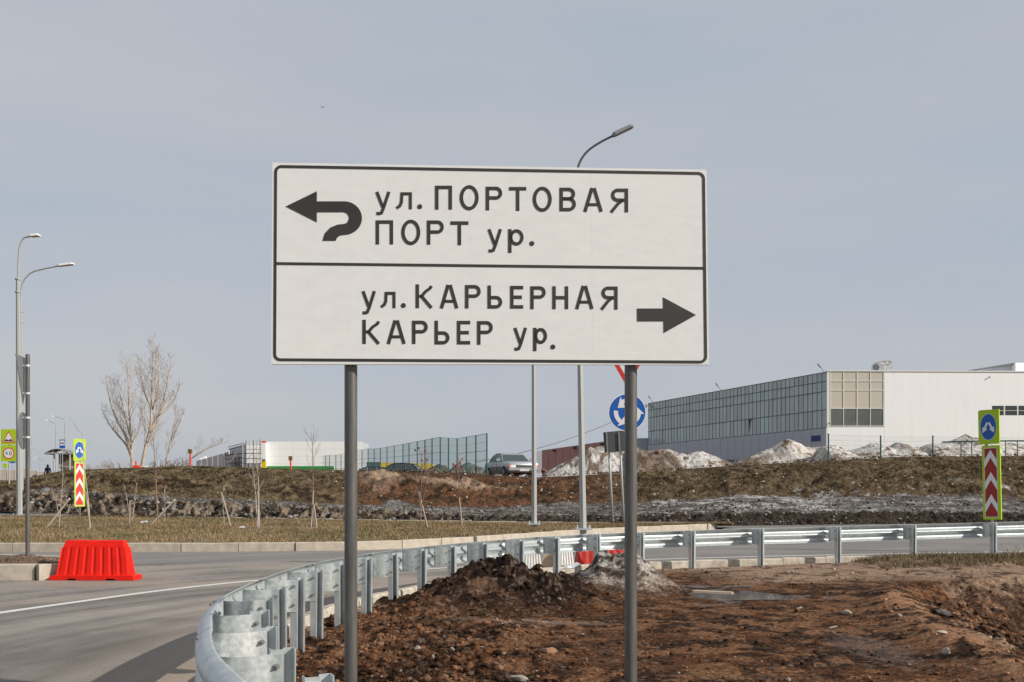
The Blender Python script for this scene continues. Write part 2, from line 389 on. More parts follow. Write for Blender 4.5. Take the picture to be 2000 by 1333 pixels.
C = mixc(C, [.062, .038, .024], red * slope * sm(.0, .3, n1 + n2 * .5))
C = mixc(C, [.33, .235, .165], np.clip(np.exp(-((xp - 745) / 42) ** 2 - ((Yb - 57) / 2.3) ** 2) * 1.7 - .3 + n2 * .5, 0, 1))
C = mixc(C, [.31, .22, .155], np.clip(np.exp(-((xp - 890) / 95) ** 2 - ((Yb - 56.2) / 1.1) ** 2) * 1.5 - .35 + n2 * .7, 0, 1))
grass2 = sm(1150, 1300, xp)
C = mixc(C, [.105, .076, .046], grass2 * slope * sm(-.1, .2, n3) * .7)
# dirty snow shelf at the foot
shelf = sm(46.0, 46.8, Yb) * sm(.25, -.15, (Yb - (51.6 + n1 * 1.6)) / 2)
streak = fbm(Xb * 1.1 + Yb * .6, Yb * 3.2, 5, 51, .7)
C = mixc(C, [.125, .115, .105], shelf); C = mixc(C, [.34, .33, .32], shelf * sm(.05, .5, streak)); C = mixc(C, [.06, .05, .042], shelf * sm(-.08, -.45, streak))
C = mixc(C, [.46, .44, .42], shelf * sm(1180, 1300, xp) * sm(1800, 1500, xp) * sm(.0, .3, streak + n1 * .4 + .05) * .8)
C = mixc(C, [.36, .35, .34], sm(.38, .55, fbm(Xb * 3, Yb * 2, 3, 57)) * sm(1450, 1600, xp) * sm(50.5, 51.5, Yb) * sm(54.5, 53, Yb))
lm = sm(44.4, 44.7, Yb) * sm(47.0, 46.4, Yb)
lc = fbm(Xb * 3.4, Yb * 3, 3, 61)
lcol = np.zeros(shp + (3,)) + np.array([.048, .037, .028]); lcol = mixc(lcol, [.24, .19, .14], sm(.06, .30, lc + (rg - .6) * .8) * sm(1150, 500, xp) * .9); lcol = mixc(lcol, [.035, .028, .022], sm(-.05, -.4, lc))
C = C * (1 - lm[..., None]) + lcol * lm[..., None]
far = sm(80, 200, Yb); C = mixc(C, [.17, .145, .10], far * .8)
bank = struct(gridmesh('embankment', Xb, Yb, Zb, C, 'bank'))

# base ground under everything near
xs = np.linspace(-420, 420, 90); ys = np.concatenate([np.linspace(-300, -5, 20), np.linspace(0, 60, 40)])
Xg, Yg = np.meshgrid(xs, ys, indexing='ij'); Zg = np.full_like(Xg, -.95)
gr = struct(gridmesh('ground', Xg, Yg, Zg, np.zeros(Xg.shape + (3,)) + np.array([.14, .10, .065]), 'soil'))

# ------------------------------------------------------------------ road
def road_colour(X, Y):
    r = np.hypot(X - 9, Y - 8); a = np.arctan2(Y - 8, X - 9)
    s = fbm(r * 1.3, a * 3.5, 4, 71); s2 = fbm(r * 4.2, a * 2.2, 3, 73); s3 = fbm(X * .6, Y * .6, 4, 75); s4 = fbm(X * 5, Y * 5, 3, 76)
    c = np.zeros(X.shape + (3,)) + np.array([.205, .186, .168])
    c = c * (1 + .45 * s + .45 * s2 + .22 * s3 + .15 * s4)[..., None]
    c = mixc(c, [.29, .25, .21], np.clip(sm(.02, .5, s3 + s * .5) * .65, 0, 1))
    k = kerb_side(X, Y); c = mixc(c, [.33, .265, .205], sm(1.9, .15, k + s2 * .5 + s4 * .3) * .75 * (Y < 30))
    # dust trail across from the barrier
    dn = np.abs(Y - (17.6 + .06 * (X + 7) ** 2 * .3) - s3 * .8)
    c = mixc(c, [.31, .255, .20], sm(.9, .0, dn) * sm(-9.5, -7, X) * sm(0, -4, X) * .55)
    c = mixc(c, [.22, .145, .10], sm(.35, .55, fbm(X * 2.2, Y * 5, 4, 79)) * sm(1.2, .1, np.abs(Y - 20.2 + s)) * sm(-8, -5, X) * .7)
    c = mixc(c, [.31, .27, .22], sm(1.3, 0, (np.interp(X, ISLX, ISLY) - Y)) * (Y < 42) * .55)
    c = mixc(c, [.19, .185, .18], sm(22, 24, Y) * .6)
    return c
u = np.linspace(-.95, .62, 620); v = np.concatenate([np.linspace(-6, 3.5, 6), np.geomspace(3.8, 47, 240)])
U, V = np.meshgrid(u, v, indexing='ij'); Yr = V; Xr = U * np.maximum(V, 14)
ks = kerb_side(Xr, Yr)
road = struct(gridmesh('road', Xr, Yr, roadz(Xr, Yr), road_colour(Xr, Yr), 'asphalt', keep=(ks > -.06)))

# painted edge line
line = catmull([Vector((x, y, 0)) for x, y in ((-8.2, 6.5), (-7.4, 10), (-6.58, 13.16), (-6.14, 14.6), (-5.68, 16.0), (-5.15, 17.2), (-4.5, 18.3), (-3.4, 19.6), (-1.8, 21.1), (.5, 22.6), (4, 24.0), (9, 25.0), (15, 25.6))], 10)
L1 = offset_path(line, .085); L2 = offset_path(line, -.085)
for p in L1 + L2: p.z = float(roadz(np.array(p.x), np.array(p.y))) + .005
vv = []; ff = []
for a, b in zip(L1, L2): vv += [a, b]
for i in range(len(L1) - 1): ff.append((2 * i, 2 * i + 1, 2 * i + 3, 2 * i + 2))
struct(mesh('road_edge_line', vv, ff, 'paint'))

# ------------------------------------------------------------------ building site soil in front
RID = np.array([(3.55, 5.0), (3.95, 8.26), (4.30, 10.5), (4.85, 13.0), (6.1, 16.2), (8.8, 17.6), (14, 18.4)])
def pit_d(X, Y):
    xr = np.interp(Y, RID[:, 1], RID[:, 0]); return (X - xr) * .9
def soilz(X, Y):
    ks = kerb_side(X, Y)
    z = roadz(X, Y) + .03 + np.clip(X - 2, 0, 20) * .006
    wl = sm(.9, -.4, X) * sm(13.5, 10.5, Y) + sm(-.6, -1.3, X - 0 * Y)            # churned strip on the left
    wl = np.clip(wl, 0, 1)
    rough = .30 + .9 * wl
    m1 = np.exp(-(((X + .32) / .78) ** 2) ** 1.05 - (((Y - 13.6) / .80) ** 2)); m1b = np.exp(-((X - .68) / .62) ** 2 - ((Y - 13.7) / .75) ** 2) * .30
    m2 = np.exp(-(np.abs((X - 1.62) / .74) ** 2.2) - ((Y - 15.7) / .90) ** 2)
    m1c = np.exp(-((X + 1.0) / .55) ** 2 - ((Y - 12.8) / .8) ** 2) * .07
    z = z + .575 * np.clip(m1 * 1.12 - .05, 0, 1) + m1b + m1c + 0.55 * np.clip(m2 * 1.18 - .05, 0, 1)
    mm = np.clip(m1 + m1b * 3 + m2 * .75, 0, 1)
    z = z + (rough + mm * 1.5) * (.055 * fbm(X * 1.8, Y * 1.6, 4, 101) + .050 * fbm(X * 6, Y * 5.2, 4, 103) + .016 * fbm(X * 22, Y * 18, 3, 105))
    z = z + m2 * (.16 * fbm(X * 3.5, Y * 3, 4, 109) + .10 * (ridge(X * 5, Y * 4, 3, 110) - .55)) + np.clip(m1 + m1b * 2, 0, 1) * .20 * fbm(X * 3.6, Y * 3, 4, 108)
    z = z + wl * (.10 * np.maximum(0, fbm(X * 1.3, Y * 1.1, 3, 107)) + .05)
    d = pit_d(X, Y)
    z = z + .13 * np.exp(-((d + .02) / .30) ** 2) * (Y < 15) - .85 * sm(.10, 2.2, d) * sm(18.2, 15.5, Y)
    z = z + sm(0, .6, d) * sm(18.5, 16, Y) * (.16 * fbm(X * 1.6, Y * 1.4, 4, 111) + .11 * fbm(X * 6, Y * 5, 3, 113))
    # grassy lip beside the rail far right
    z = z + .10 * sm(6.9, 8.0, X) * sm(19.4, 20.4, Y)
    # sunk a little beside the kerb
    z = z - .02 * sm(-.5, 0, ks) * sm(2.0, 3.0, X) - sm(-.10, .12, ks) * .35
    return z, ks, wl, m1, m1b, m2, d
u = np.concatenate([np.linspace(-.62, -.31, 20), np.linspace(-.305, .56, 720), np.linspace(.57, .66, 10)]); v = np.concatenate([np.geomspace(2.4, 7.8, 24), np.geomspace(7.86, 23.5, 580)])
U, V = np.meshgrid(u, v, indexing='ij'); Ys = V; Xs = U * V
Zs, ks, wl, m1, m1b, m2, dd = soilz(Xs, Ys)
def soil_colour(X, Y, Z, ks, wl, m1, m1b, m2, d):
    Y0_ = Y; Y = Y + 1.6 * Z; a = fbm(X * 1.1, Y * 1.1, 4, 121); b = fbm(X * 4.5, Y * 3.6, 4, 123); f = fbm(X * 15, Y * 11, 3, 125); Y = Y0_
    c = np.zeros(X.shape + (3,)) + np.array([.094, .043, .021])
    c = mixc(c, [.185, .092, .047], sm(.02, .32, b + a * .4 + f * .4)); c = mixc(c, [.030, .017, .011], sm(-.04, -.34, b - a * .4 + f * .6) * .9)
    c = mixc(c, [.140, .070, .038], wl * sm(-.05, .4, b) * .7)
    tan = sm(2.8, 4.6, X) * sm(15.9, 17.6, Y + a * 1.2) * .95 + sm(1.8, 2.6, X) * sm(19.0, 19.9, Y + a * .6) * .9
    tan = np.clip(tan, 0, 1); c = mixc(c, [.31, .215, .150], tan * sm(-.40, .0, b + .1 + f * .4))
    c = mixc(c, [.135, .085, .058], tan * sm(.1, .5, -b) * .6)
    c = mixc(c, [.26, .20, .155], np.exp(-((X - .15) / .7) ** 2 - ((Y - 11.75) / .14) ** 2) * .9)
    dk = np.clip(1.9 * np.exp(-((X + .18) / 1.02) ** 2 - ((Y - 13.35) / 1.05) ** 2) + m1b * 3 - .40 + b * .4, 0, 1); c = mixc(c, [.019, .012, .009], dk); c = mixc(c, [.085, .050, .032], dk * sm(.2, .5, f + b * .7) * .5)
    c = mixc(c, [.17, .10, .065], np.clip(np.exp(-((X + .3) / .28) ** 2 - ((Y - 13.0) / .35) ** 2) * 1.4 * sm(-.2, .3, b), 0, 1) * .8)
    g = np.clip(m2 * 1.7 - .15, 0, 1) * sm(.75, 1.1, X + b * .3); c = mixc(c, [.19, .165, .14], g); c = mixc(c, [.46, .43, .39], g * sm(.02, .26, f * .6 + b * .8 - a * .3) * .85); c = mixc(c, [.055, .040, .030], g * sm(.0, .25, -f * .6 - b * .5))
    c = mixc(c, [.33, .175, .098], np.exp(-((d + .02) / .24) ** 2) * (Y < 13.6) * (Y > 5) * sm(-.30, .12, b + f * .4) * .95)
    c = mixc(c, [.33, .23, .155], np.exp(-((d - .40) / .25) ** 2) * (Y < 13.5) * sm(-.2, .3, b) * .7)
    c = mixc(c, [.058, .031, .020], sm(.55, .9, d) * sm(18.3, 16.8, Y) * sm(-.5, .1, -b) * .9)
    grs = sm(6.9, 7.7, X + b * .5) * sm(19.5, 20.1, Y); c = mixc(c, [.15, .11, .06], grs * .8)
    near_k = sm(-.55, -.12, ks) * sm(3, 1, X); c = mixc(c, [.30, .215, .155], near_k * sm(-.1, .3, b + .1) * .8)
    # wet hollow: darker, shiny film
    w = np.exp(-((X - 3.15) / 1.05) ** 2 - ((Y - 14.9) / 1.5) ** 2); w = sm(.60, .76, w + .42 * a + .36 * b)
    w2 = np.exp(-((X - 2.6) / 1.0) ** 2 - ((Y - 16.3) / .5) ** 2); w = np.maximum(w, .8 * sm(.6, .8, w2 + .3 * b))
    c = mixc(c, [.045, .034, .028], w * .9)
    w3 = sm(.3, .7, np.exp(-((X - 3.35) / .35) ** 2 - ((Y - 9.6) / 1.2) ** 2) + .3 * b); c = mixc(c, [.085, .050, .034], w3 * .5)
    sp = sm(.60, .68, vn(X * 30, Y * 22, 131) * .7 + vn(X * 9, Y * 7, 133) * .4) * (1 - w) * (vn(X * 30, Y * 22, 139) > .55)
    c = mixc(c, [.32, .25, .19], sp * .25)
    rough = 1 - np.maximum(w, w3 * .30)
    return np.concatenate([c, rough[..., None]], -1), w
Cs, wet = soil_colour(Xs, Ys, Zs, ks, wl, m1, m1b, m2, dd)
wz = np.clip(wet, 0, 1); flat = roadz(Xs, Ys) + .035 + np.clip(Xs - 2, 0, 20) * .006 - .012
Zs = Zs * (1 - wz) + flat * wz
soil = struct(gridmesh('dirt', Xs, Ys, Zs, Cs, 'soil', keep=(ks < .16)))
def soil_h(x, y):
    z = soilz(np.array([[x]]), np.array([[y]]))[0]; return float(z[0, 0])

# clods: one mesh of many small lumps
ICO = None
def ico():
    global ICO
    bm = bmesh.new(); bmesh.ops.create_icosphere(bm, subdivisions=1, radius=1); bm.verts.ensure_lookup_table()
    v = np.array([tuple(q.co) for q in bm.verts]); f = np.array([[w.index for w in q.verts] for q in bm.faces]); bm.free(); ICO = (v, f)
ico()
def lumps(name, pos, size, colr, m='clod', flat=.75):
    v, f = ICO; n = len(pos); nv = len(v)
    jit = 1 + RNG.uniform(-.38, .38, (n, nv, 1)); a = RNG.uniform(0, 6.28, n); ca, sa = np.cos(a), np.sin(a)
    sc = np.stack([RNG.uniform(.7, 1.3, n), RNG.uniform(.7, 1.3, n), RNG.uniform(flat * .7, flat * 1.2, n)], -1)
    w = v[None] * jit * sc[:, None, :]
    w = np.stack([w[..., 0] * ca[:, None] - w[..., 1] * sa[:, None], w[..., 0] * sa[:, None] + w[..., 1] * ca[:, None], w[..., 2]], -1) * size[:, None, None] + pos[:, None, :]
    F = (f[None] + (np.arange(n) * nv)[:, None, None]).reshape(-1, 3)
    Cc = np.repeat(colr[:, None, :], nv, 1).reshape(-1, 3); Cc = np.concatenate([Cc, np.ones((len(Cc), 1))], 1)
    me = bpy.data.meshes.new(name); fastmesh(me, w.reshape(-1, 3), F, Cc, 3); me.materials.append(M[m])
    o = bpy.data.objects.new(name, me); COL.objects.link(o); return o
N = 118000
uu = RNG.uniform(-.40, .62, N); yy = 1 / RNG.uniform(1 / 20.5, 1 / 3.0, N); X = uu * yy; Y = yy
z, k_, w_, a_, ab_, b_, d_ = soilz(X[None, :], Y[None, :]); z = z[0]; k_ = k_[0]; w_ = w_[0]; a_ = a_[0] + ab_[0] * 2; b_ = b_[0]; d_ = d_[0]
pr = .15 + .36 * np.clip(w_, 0, 1) + .60 * np.clip(a_, 0, 1) + .18 * np.clip(b_ * 1.5, 0, 1) + .62 * sm(.1, .6, d_) * sm(18, 16, Y)
wetc = np.exp(-((X - 3.15) / 1.1) ** 2 - ((Y - 14.9) / 1.6) ** 2) < .35
ok = (k_ < -.12) & (RNG.uniform(0, 1, N) < pr) & wetc
X, Y, z, w_, a_, b_, d_ = [q[ok] for q in (X, Y, z, w_, a_, b_, d_)]
n = len(X); sz = (.004 + .024 * RNG.uniform(0, 1, n) ** 3.8) * (1 + 1.1 * np.clip(a_, 0, 1) + .5 * np.clip(w_, 0, 1) + 1.0 * sm(.3, .9, d_) * sm(18, 16, Y)) * (.55 + Y / 22)
base = soil_colour(X[None], Y[None], z[None], np.full((1, n), -2.), w_[None], a_[None], a_[None] * 0, b_[None], d_[None])[0][0][:, :3]
cc = base * RNG.uniform(.3, 1.6, (n, 1)); lt = (RNG.uniform(0, 1, n) < .03) & (sz < .022); cc[lt] = np.array([.30, .24, .185]) * RNG.uniform(.6, 1.15, (lt.sum(), 1))
o = lumps('soil_clods', np.stack([X, Y, z + sz * .25], -1), sz, cc); tag(o, 'loose brown clods and crumbs strewn over the churned soil', 'soil clods', kind='stuff')

# ------------------------------------------------------------------ kerbs (each stone on its own)
def stone_mesh(L, w, h, name, m):
    b = MB(); c = .018; hl = L / 2
    prof = [(-w / 2, -.15), (-w / 2, h - c), (-w / 2 + c, h), (w / 2 - c, h), (w / 2, h - c), (w / 2, -.15)]
    b.prism([Vector((-hl, y, z)) for y, z in prof], (L, 0, 0)); o = b.build(name, m); me = o.data; bpy.data.objects.remove(o); return me
def kerb_run(name, path, w, h, L, m, zf, label, jit=0.0, x0=None):
    root = bpy.data.objects.new(name, None); COL.objects.link(root); struct(root)
    me = stone_mesh(L - .012, w, h, 'kerb_stone', m)
    for p, t in resample(path, L, L / 2):
        if x0 is not None and not x0(p): continue
        o = link('kerb_stone', me, root, (p.x, p.y, zf(p) + random.uniform(-jit, jit)), math.atan2(t.y, t.x) + random.uniform(-jit, jit) * .6)
    return root
kerb_run('kerb', KERB, .15, .17, 1.0, 'concrete_raw', lambda p: float(roadz(np.array(p.x), np.array(p.y))), '', .008, lambda p: p.y > 3 and p.x < 7.4)
isl_path = catmull(ISL, 10)
for p in isl_path: p.z = 0
kerb_run('island_kerb', isl_path, .18, .24, 1.5, 'concrete', lambda p: float(roadz(np.array(p.x), np.array(p.y))), '', .003)
tip = [isl_path[-1] + Vector((.1, 0, 0)), isl_path[-1] + Vector((.55, .7, 0)), isl_path[-1] + Vector((.35, 1.6, 0)), isl_path[-1] + Vector((-.6, 2.6, 0)), isl_path[-1] + Vector((-2.4, 3.3, 0))]
kerb_run('island_tip_kerb', catmull(tip, 8), .18, .24, .6, 'concrete', lambda p: float(roadz(np.array(p.x), np.array(p.y))), '', .003)

# ------------------------------------------------------------------ grass island
u = np.linspace(-.95, .215, 560); t = np.linspace(0, 1, 80); Uu, T = np.meshgrid(u, t, indexing='ij')
xpix = 1000 + 2000 * u; near_Y = np.interp(xpix, [1000 + 2000 * p.x / p.y for p in ISL], ISLY) + .1
backY = np.full_like(near_Y, 44.6) - sm(1250, 1400, xpix) * 1.5
backy = np.interp(xpix, [-900, 0, 700, 1000, 1200, 1400], [1004, 1007, 1017, 1022, 1024, 1026])
Yi = near_Y[:, None] * (1 - T) + backY[:, None] * T; Xi = Uu * Yi
z0 = roadz(Xi, near_Y[:, None]) + .235; z1 = (1.5 + (970 - backy) / 2000 * backY)[:, None]
Zi = z0 * (1 - T) + z1 * T + .02 * np.sin(T * math.pi) + .05 * fbm(Xi * .8, Yi * .8, 4, 141) * np.sin(T * math.pi) + .03 * fbm(Xi * 4, Yi * 4, 3, 143)
def lawn_c(X, Y):
    a = fbm(X * .35, Y * .55, 4, 151); b = fbm(X * 2, Y * 2, 4, 153)
    c = np.zeros(X.shape + (3,)) + np.array([.225, .160, .085]); c = mixc(c, [.150, .125, .055], sm(-.05, .35, a + b * .4)); c = mixc(c, [.245, .185, .115], sm(.1, .45, b - a * .5)); c = mixc(c, [.085, .055, .035], sm(.3, .6, fbm(X * 1.1, Y * 1.4, 3, 157)) * .7)
    return c
struct(gridmesh('grass_island', Xi, Yi, Zi, lawn_c(Xi, Yi), 'lawn'))
from functools import lru_cache
def lawn_z(x, Y):
    """height of lawn at photo column x and distance Y"""
    X = (x - 1000) / 2000 * Y
    nY = float(np.interp(x, [1000 + 2000 * p.x / p.y for p in ISL], ISLY)) + .1; bY = 44.6; by = float(np.interp(x, [-900, 0, 700, 1000, 1200, 1400], [1004, 1007, 1017, 1022, 1024, 1026]))
    t = (Y - nY) / (bY - nY); return (float(roadz(np.array(X), np.array(nY))) + .235) * (1 - t) + (1.5 + (970 - by) / 2000 * bY) * t + .02 * math.sin(max(0, min(1, t)) * math.pi)
def blades(name, base, h, w, colr, lean=.5, m='blade'):
    n = len(base); a = RNG.uniform(0, 6.28, n); dx = np.cos(a); dy = np.sin(a); ln = RNG.uniform(-lean, lean, (n, 2))
    p0 = base + np.stack([-dx * w, -dy * w, np.zeros(n)], -1); p1 = base + np.stack([dx * w, dy * w, np.zeros(n)], -1)
    p2 = base + np.stack([ln[:, 0] * h, ln[:, 1] * h, h], -1)
    co = np.stack([p0, p1, p2], 1).reshape(-1, 3); F = np.arange(3 * n).reshape(n, 3)
    Cc = np.repeat(colr[:, None], 3, 1).reshape(-1, 3); Cc = np.concatenate([Cc, np.ones((len(Cc), 1))], 1)
    me = bpy.data.meshes.new(name); fastmesh(me, co, F, Cc, 3); me.materials.append(M[m]); o = bpy.data.objects.new(name, me); COL.objects.link(o); return o
def sample_grid(X, Y, Z, n, wfun=None):
    nu, nv = X.shape; i = RNG.uniform(0, nu - 1.001, n); j = RNG.uniform(0, nv - 1.001, n)
    if wfun is not None: pass
    i0 = i.astype(int); j0 = j.astype(int); fi = i - i0; fj = j - j0
    def s(A): return A[i0, j0] * (1 - fi) * (1 - fj) + A[i0 + 1, j0] * fi * (1 - fj) + A[i0, j0 + 1] * (1 - fi) * fj + A[i0 + 1, j0 + 1] * fi * fj
    return np.stack([s(X), s(Y), s(Z)], -1)
b = sample_grid(Xi, Yi, Zi, 110000); n = len(b)
cc = lawn_c(b[:, 0], b[:, 1]) * RNG.uniform(.6, 1.5, (n, 1)); st = RNG.uniform(0, 1, n) < .25; cc[st] = np.array([.30, .235, .145]) * RNG.uniform(.6, 1.1, (st.sum(), 1))
o = blades('lawn_grass', b, RNG.uniform(.03, .11, n), RNG.uniform(.006, .016, n), cc, .8); tag(o, 'short dry yellow green grass on the traffic island', 'grass', kind='stuff')
# tussocks on the bank
b = sample_grid(Xb[:, 60:140], Yb[:, 60:140], Zb[:, 60:140], 150000)
xq = 1000 + 2000 * b[:, 0] / b[:, 1]
den = fbm(b[:, 0] * 1.1, b[:, 1] * 1.1, 4, 161)
keep = (den > -.12) & ~((xq > 690) & (xq < 1230) & (RNG.uniform(0, 1, len(b)) < .93)) & (np.abs(xq - 1000) < 1250) & (RNG.uniform(0, 1, len(b)) < np.clip(.3 + den * 1.5, .1, 1))
b = b[keep]; n = len(b); cc = np.array([.150, .112, .062]) * RNG.uniform(.3, 1.9, (n, 1)); gg = RNG.uniform(0, 1, n) < .3; cc[gg] = np.array([.10, .10, .045]) * RNG.uniform(.6, 1.2, (gg.sum(), 1))
o = blades('bank_grass', b, RNG.uniform(.03, .15, n) * (1 - .6 * sm(57.5, 60, b[:, 1])), RNG.uniform(.010, .028, n), cc, 1.3); tag(o, 'matted dead grass tussocks on the dark embankment', 'grass', kind='stuff')
# grass lip by the rail, right
n = 9000; X = RNG.uniform(7.1, 14, n); Y = RNG.uniform(19.5, 21.5, n); z, k_ = soilz(X[None], Y[None])[:2]; ok = (k_[0] < -.1) & (fbm(X * 1.5, Y * 2.5, 3, 171) > -.2); X = X[ok]; Y = Y[ok]; z = z[0][ok]; n = len(X)
o = blades('verge_grass', np.stack([X, Y, z], -1), RNG.uniform(.03, .13, n), RNG.uniform(.004, .010, n), np.array([.18, .135, .075]) * RNG.uniform(.4, 1.5, (n, 1)), .9); tag(o, 'low dry grass growing along the foot of the guardrail', 'grass', kind='stuff')

# snow / earth debris along the bank foot
n = 9000; xq = RNG.uniform(-60, 2060, n); Yq = RNG.uniform(44.6, 52, n); X = (xq - 1000) / 2000 * Yq; z = bankz(X, Yq)
sz = (.018 + .06 * RNG.uniform(0, 1, n) ** 5) * (1 + .8 * sm(48, 45, Yq) * sm(1100, 500, xq)); cc = np.where(RNG.uniform(0, 1, (n, 1)) < .4, np.array([[.25, .235, .215]]), np.array([[.07, .058, .048]])) * RNG.uniform(.6, 1.3, (n, 1))
o = lumps('snow_crumbs', np.stack([X, Yq, z + .02], -1), sz, cc); tag(o, 'grey crumbs of old dirty snow along the foot of the embankment', 'snow crumbs', kind='stuff')
n = 4200; xq = RNG.uniform(640, 2050, n); Yq = RNG.uniform(52, 64, n); X = (xq - 1000) / 2000 * Yq; z = bankz(X, Yq)
sz = .012 + .07 * RNG.uniform(0, 1, n) ** 4; cc = np.where(RNG.uniform(0, 1, (n, 1)) < .25, np.array([[.40, .34, .28]]), np.array([[.11, .065, .04]])) * RNG.uniform(.6, 1.3, (n, 1))
o = lumps('rubble_crumbs', np.stack([X, Yq, z + .10], -1), sz, cc); tag(o, 'small rubble and earth crumbs lying on the reddish bank', 'rubble', kind='stuff')
# the far carriageway seen at the left edge
vv = [P(-700, 1003, 43.6), P(112, 1008, 43.8), P(95, 994, 46.0), P(-700, 985, 52)]
#SETTING_END
o = mesh('far_road', [tuple(P(-700, 1003, 43.6)), tuple(P(118, 1009, 44.0)), tuple(P(95, 996, 45.4)), tuple(P(-700, 985, 47))], [(0, 1, 2, 3)], mat('far_asphalt', (.17, .165, .16), .95, noise=.1, nscale=3)); struct(o)
back = [P(x, y, 44.7) for x, y in ((-600, 1004), (0, 1008.5), (200, 1011), (400, 1014), (700, 1018.5), (1000, 1022.5), (1180, 1024.5))]
kb = bpy.data.objects.new('island_back_kerb', None); COL.objects.link(kb); struct(kb)
bme = stone_mesh(1.97, .15, .10, 'kerb_stone', 'concrete')
for p, t in resample(catmull(back, 8), 2.0, 1.0): link('kerb_stone', bme, kb, (p.x, p.y, p.z - .02), math.atan2(t.y, t.x))

# ------------------------------------------------------------------ big guide sign
SL = Vector(((531 - 1000) / 2000 * 6.04, 6.04, 0)); SR = Vector(((1383 - 1000) / 2000 * 6.25, 6.25, 0))
SX = (SR - SL).normalized(); SN = Vector((SX.y, -SX.x, 0))          # towards the viewer
def S(x, y, off=0.0):
    d = Vector(((x - 1000) / 2000, 1, (970 - y) / 2000)); o0 = Vector((0, 0, 1.5))
    k = (SL + SN * off - o0).dot(SN) / d.dot(SN); return o0 + d * k
gs = thing('guide_sign', 'large white road direction sign with black Cyrillic street names and arrows on two grey posts', 'road sign', (0, 0, 0))
face = [(532, 318), (1380, 332), (1385, 713), (530, 712)]
# panel as vertical aluminium planks, joints barely visible
def edge_y(x, top): return 318 + (x - 531) / 849 * 14 if top else 712 + (x - 531) / 854 * 1
b = MB()
seams = [531, 682, 918, 1156, 1382.5]
for i_ in range(4):
    xa, xb = seams[i_], seams[i_ + 1]; g = .05; fa = (xa - 531) / 851.5; fb_ = (xb - 531) / 851.5
    L0 = (532 + 848 * fa, 318 + 14 * fa); L1_ = (530 + 855 * fa, 712 + fa); R0 = (532 + 848 * fb_, 318 + 14 * fb_); R1_ = (530 + 855 * fb_, 712 + fb_)
    b = MB(); b.prism([S(L0[0] + (g if i_ else 0), L0[1]), S(R0[0] - (g if i_ < 3 else 0), R0[1]), S(R1_[0] - (g if i_ < 3 else 0), R1_[1]), S(L1_[0] + (g if i_ else 0), L1_[1])], -SN * .024); b.build('sign_panel', 'sign_white', gs)
pm = M['sign_white']; t_ = pm.node_tree; bs = t_.nodes['Principled BSDF']
wv = t_.nodes.new('ShaderNodeTexWave'); wv.bands_direction = 'X'; wv.inputs['Scale'].default_value = 18; wv.inputs['Distortion'].default_value = .3; wv.inputs['Detail'].default_value = 1
tcx = t_.nodes.new('ShaderNodeTexCoord'); t_.links.new(tcx.outputs['Object'], wv.inputs['Vector'])
bpx = t_.nodes.new('ShaderNodeBump'); bpx.inputs['Strength'].default_value = .06; bpx.inputs['Distance'].default_value = .002; t_.links.new(wv.outputs['Fac'], bpx.inputs['Height'])
n5 = t_.nodes.new('ShaderNodeTexNoise'); n5.inputs['Scale'].default_value = 1.6; n5.inputs['Detail'].default_value = 2; t_.links.new(tcx.outputs['Object'], n5.inputs['Vector'])
bp5 = t_.nodes.new('ShaderNodeBump'); bp5.inputs['Strength'].default_value = .35; bp5.inputs['Distance'].default_value = .01
t_.links.new(n5.outputs['Fac'], bp5.inputs['Height']); t_.links.new(bpx.outputs[0], bp5.inputs['Normal']); t_.links.new(bp5.outputs[0], bs.inputs['Normal'])
OFF = .0025; TH = -SN * .0022
def stroke(b, pts, w, closed=False, joint=0):
    """mitred stroke through photo points on the panel"""
    n = len(pts); L = []; Rr = []
    for i, p in enumerate(pts):
        p = Vector((p[0], p[1])); a = Vector(pts[i - 1]) if (i > 0 or closed) else None; c = Vector(pts[(i + 1) % n]) if (i < n - 1 or closed) else None
        d1 = (p - a).normalized() if a is not None else None; d2 = (c - p).normalized() if c is not None else None
        if d1 is None: d1 = d2
        if d2 is None: d2 = d1
        n1 = Vector((-d1.y, d1.x)); n2 = Vector((-d2.y, d2.x)); m = (n1 + n2).normalized(); k = w / 2 / max(.35, m.dot(n1))
        L.append(S(*(p + m * k), OFF)); Rr.append(S(*(p - m * k), OFF))
    if closed: L.append(L[0]); Rr.append(Rr[0])
    b.ribbon(L, Rr, TH)
def arc(cx, cy, rx, ry, a0, a1, n=14): return [(cx + rx * math.cos(R(a0 + (a1 - a0) * i / n)), cy + ry * math.sin(R(a0 + (a1 - a0) * i / n))) for i in range(n + 1)]
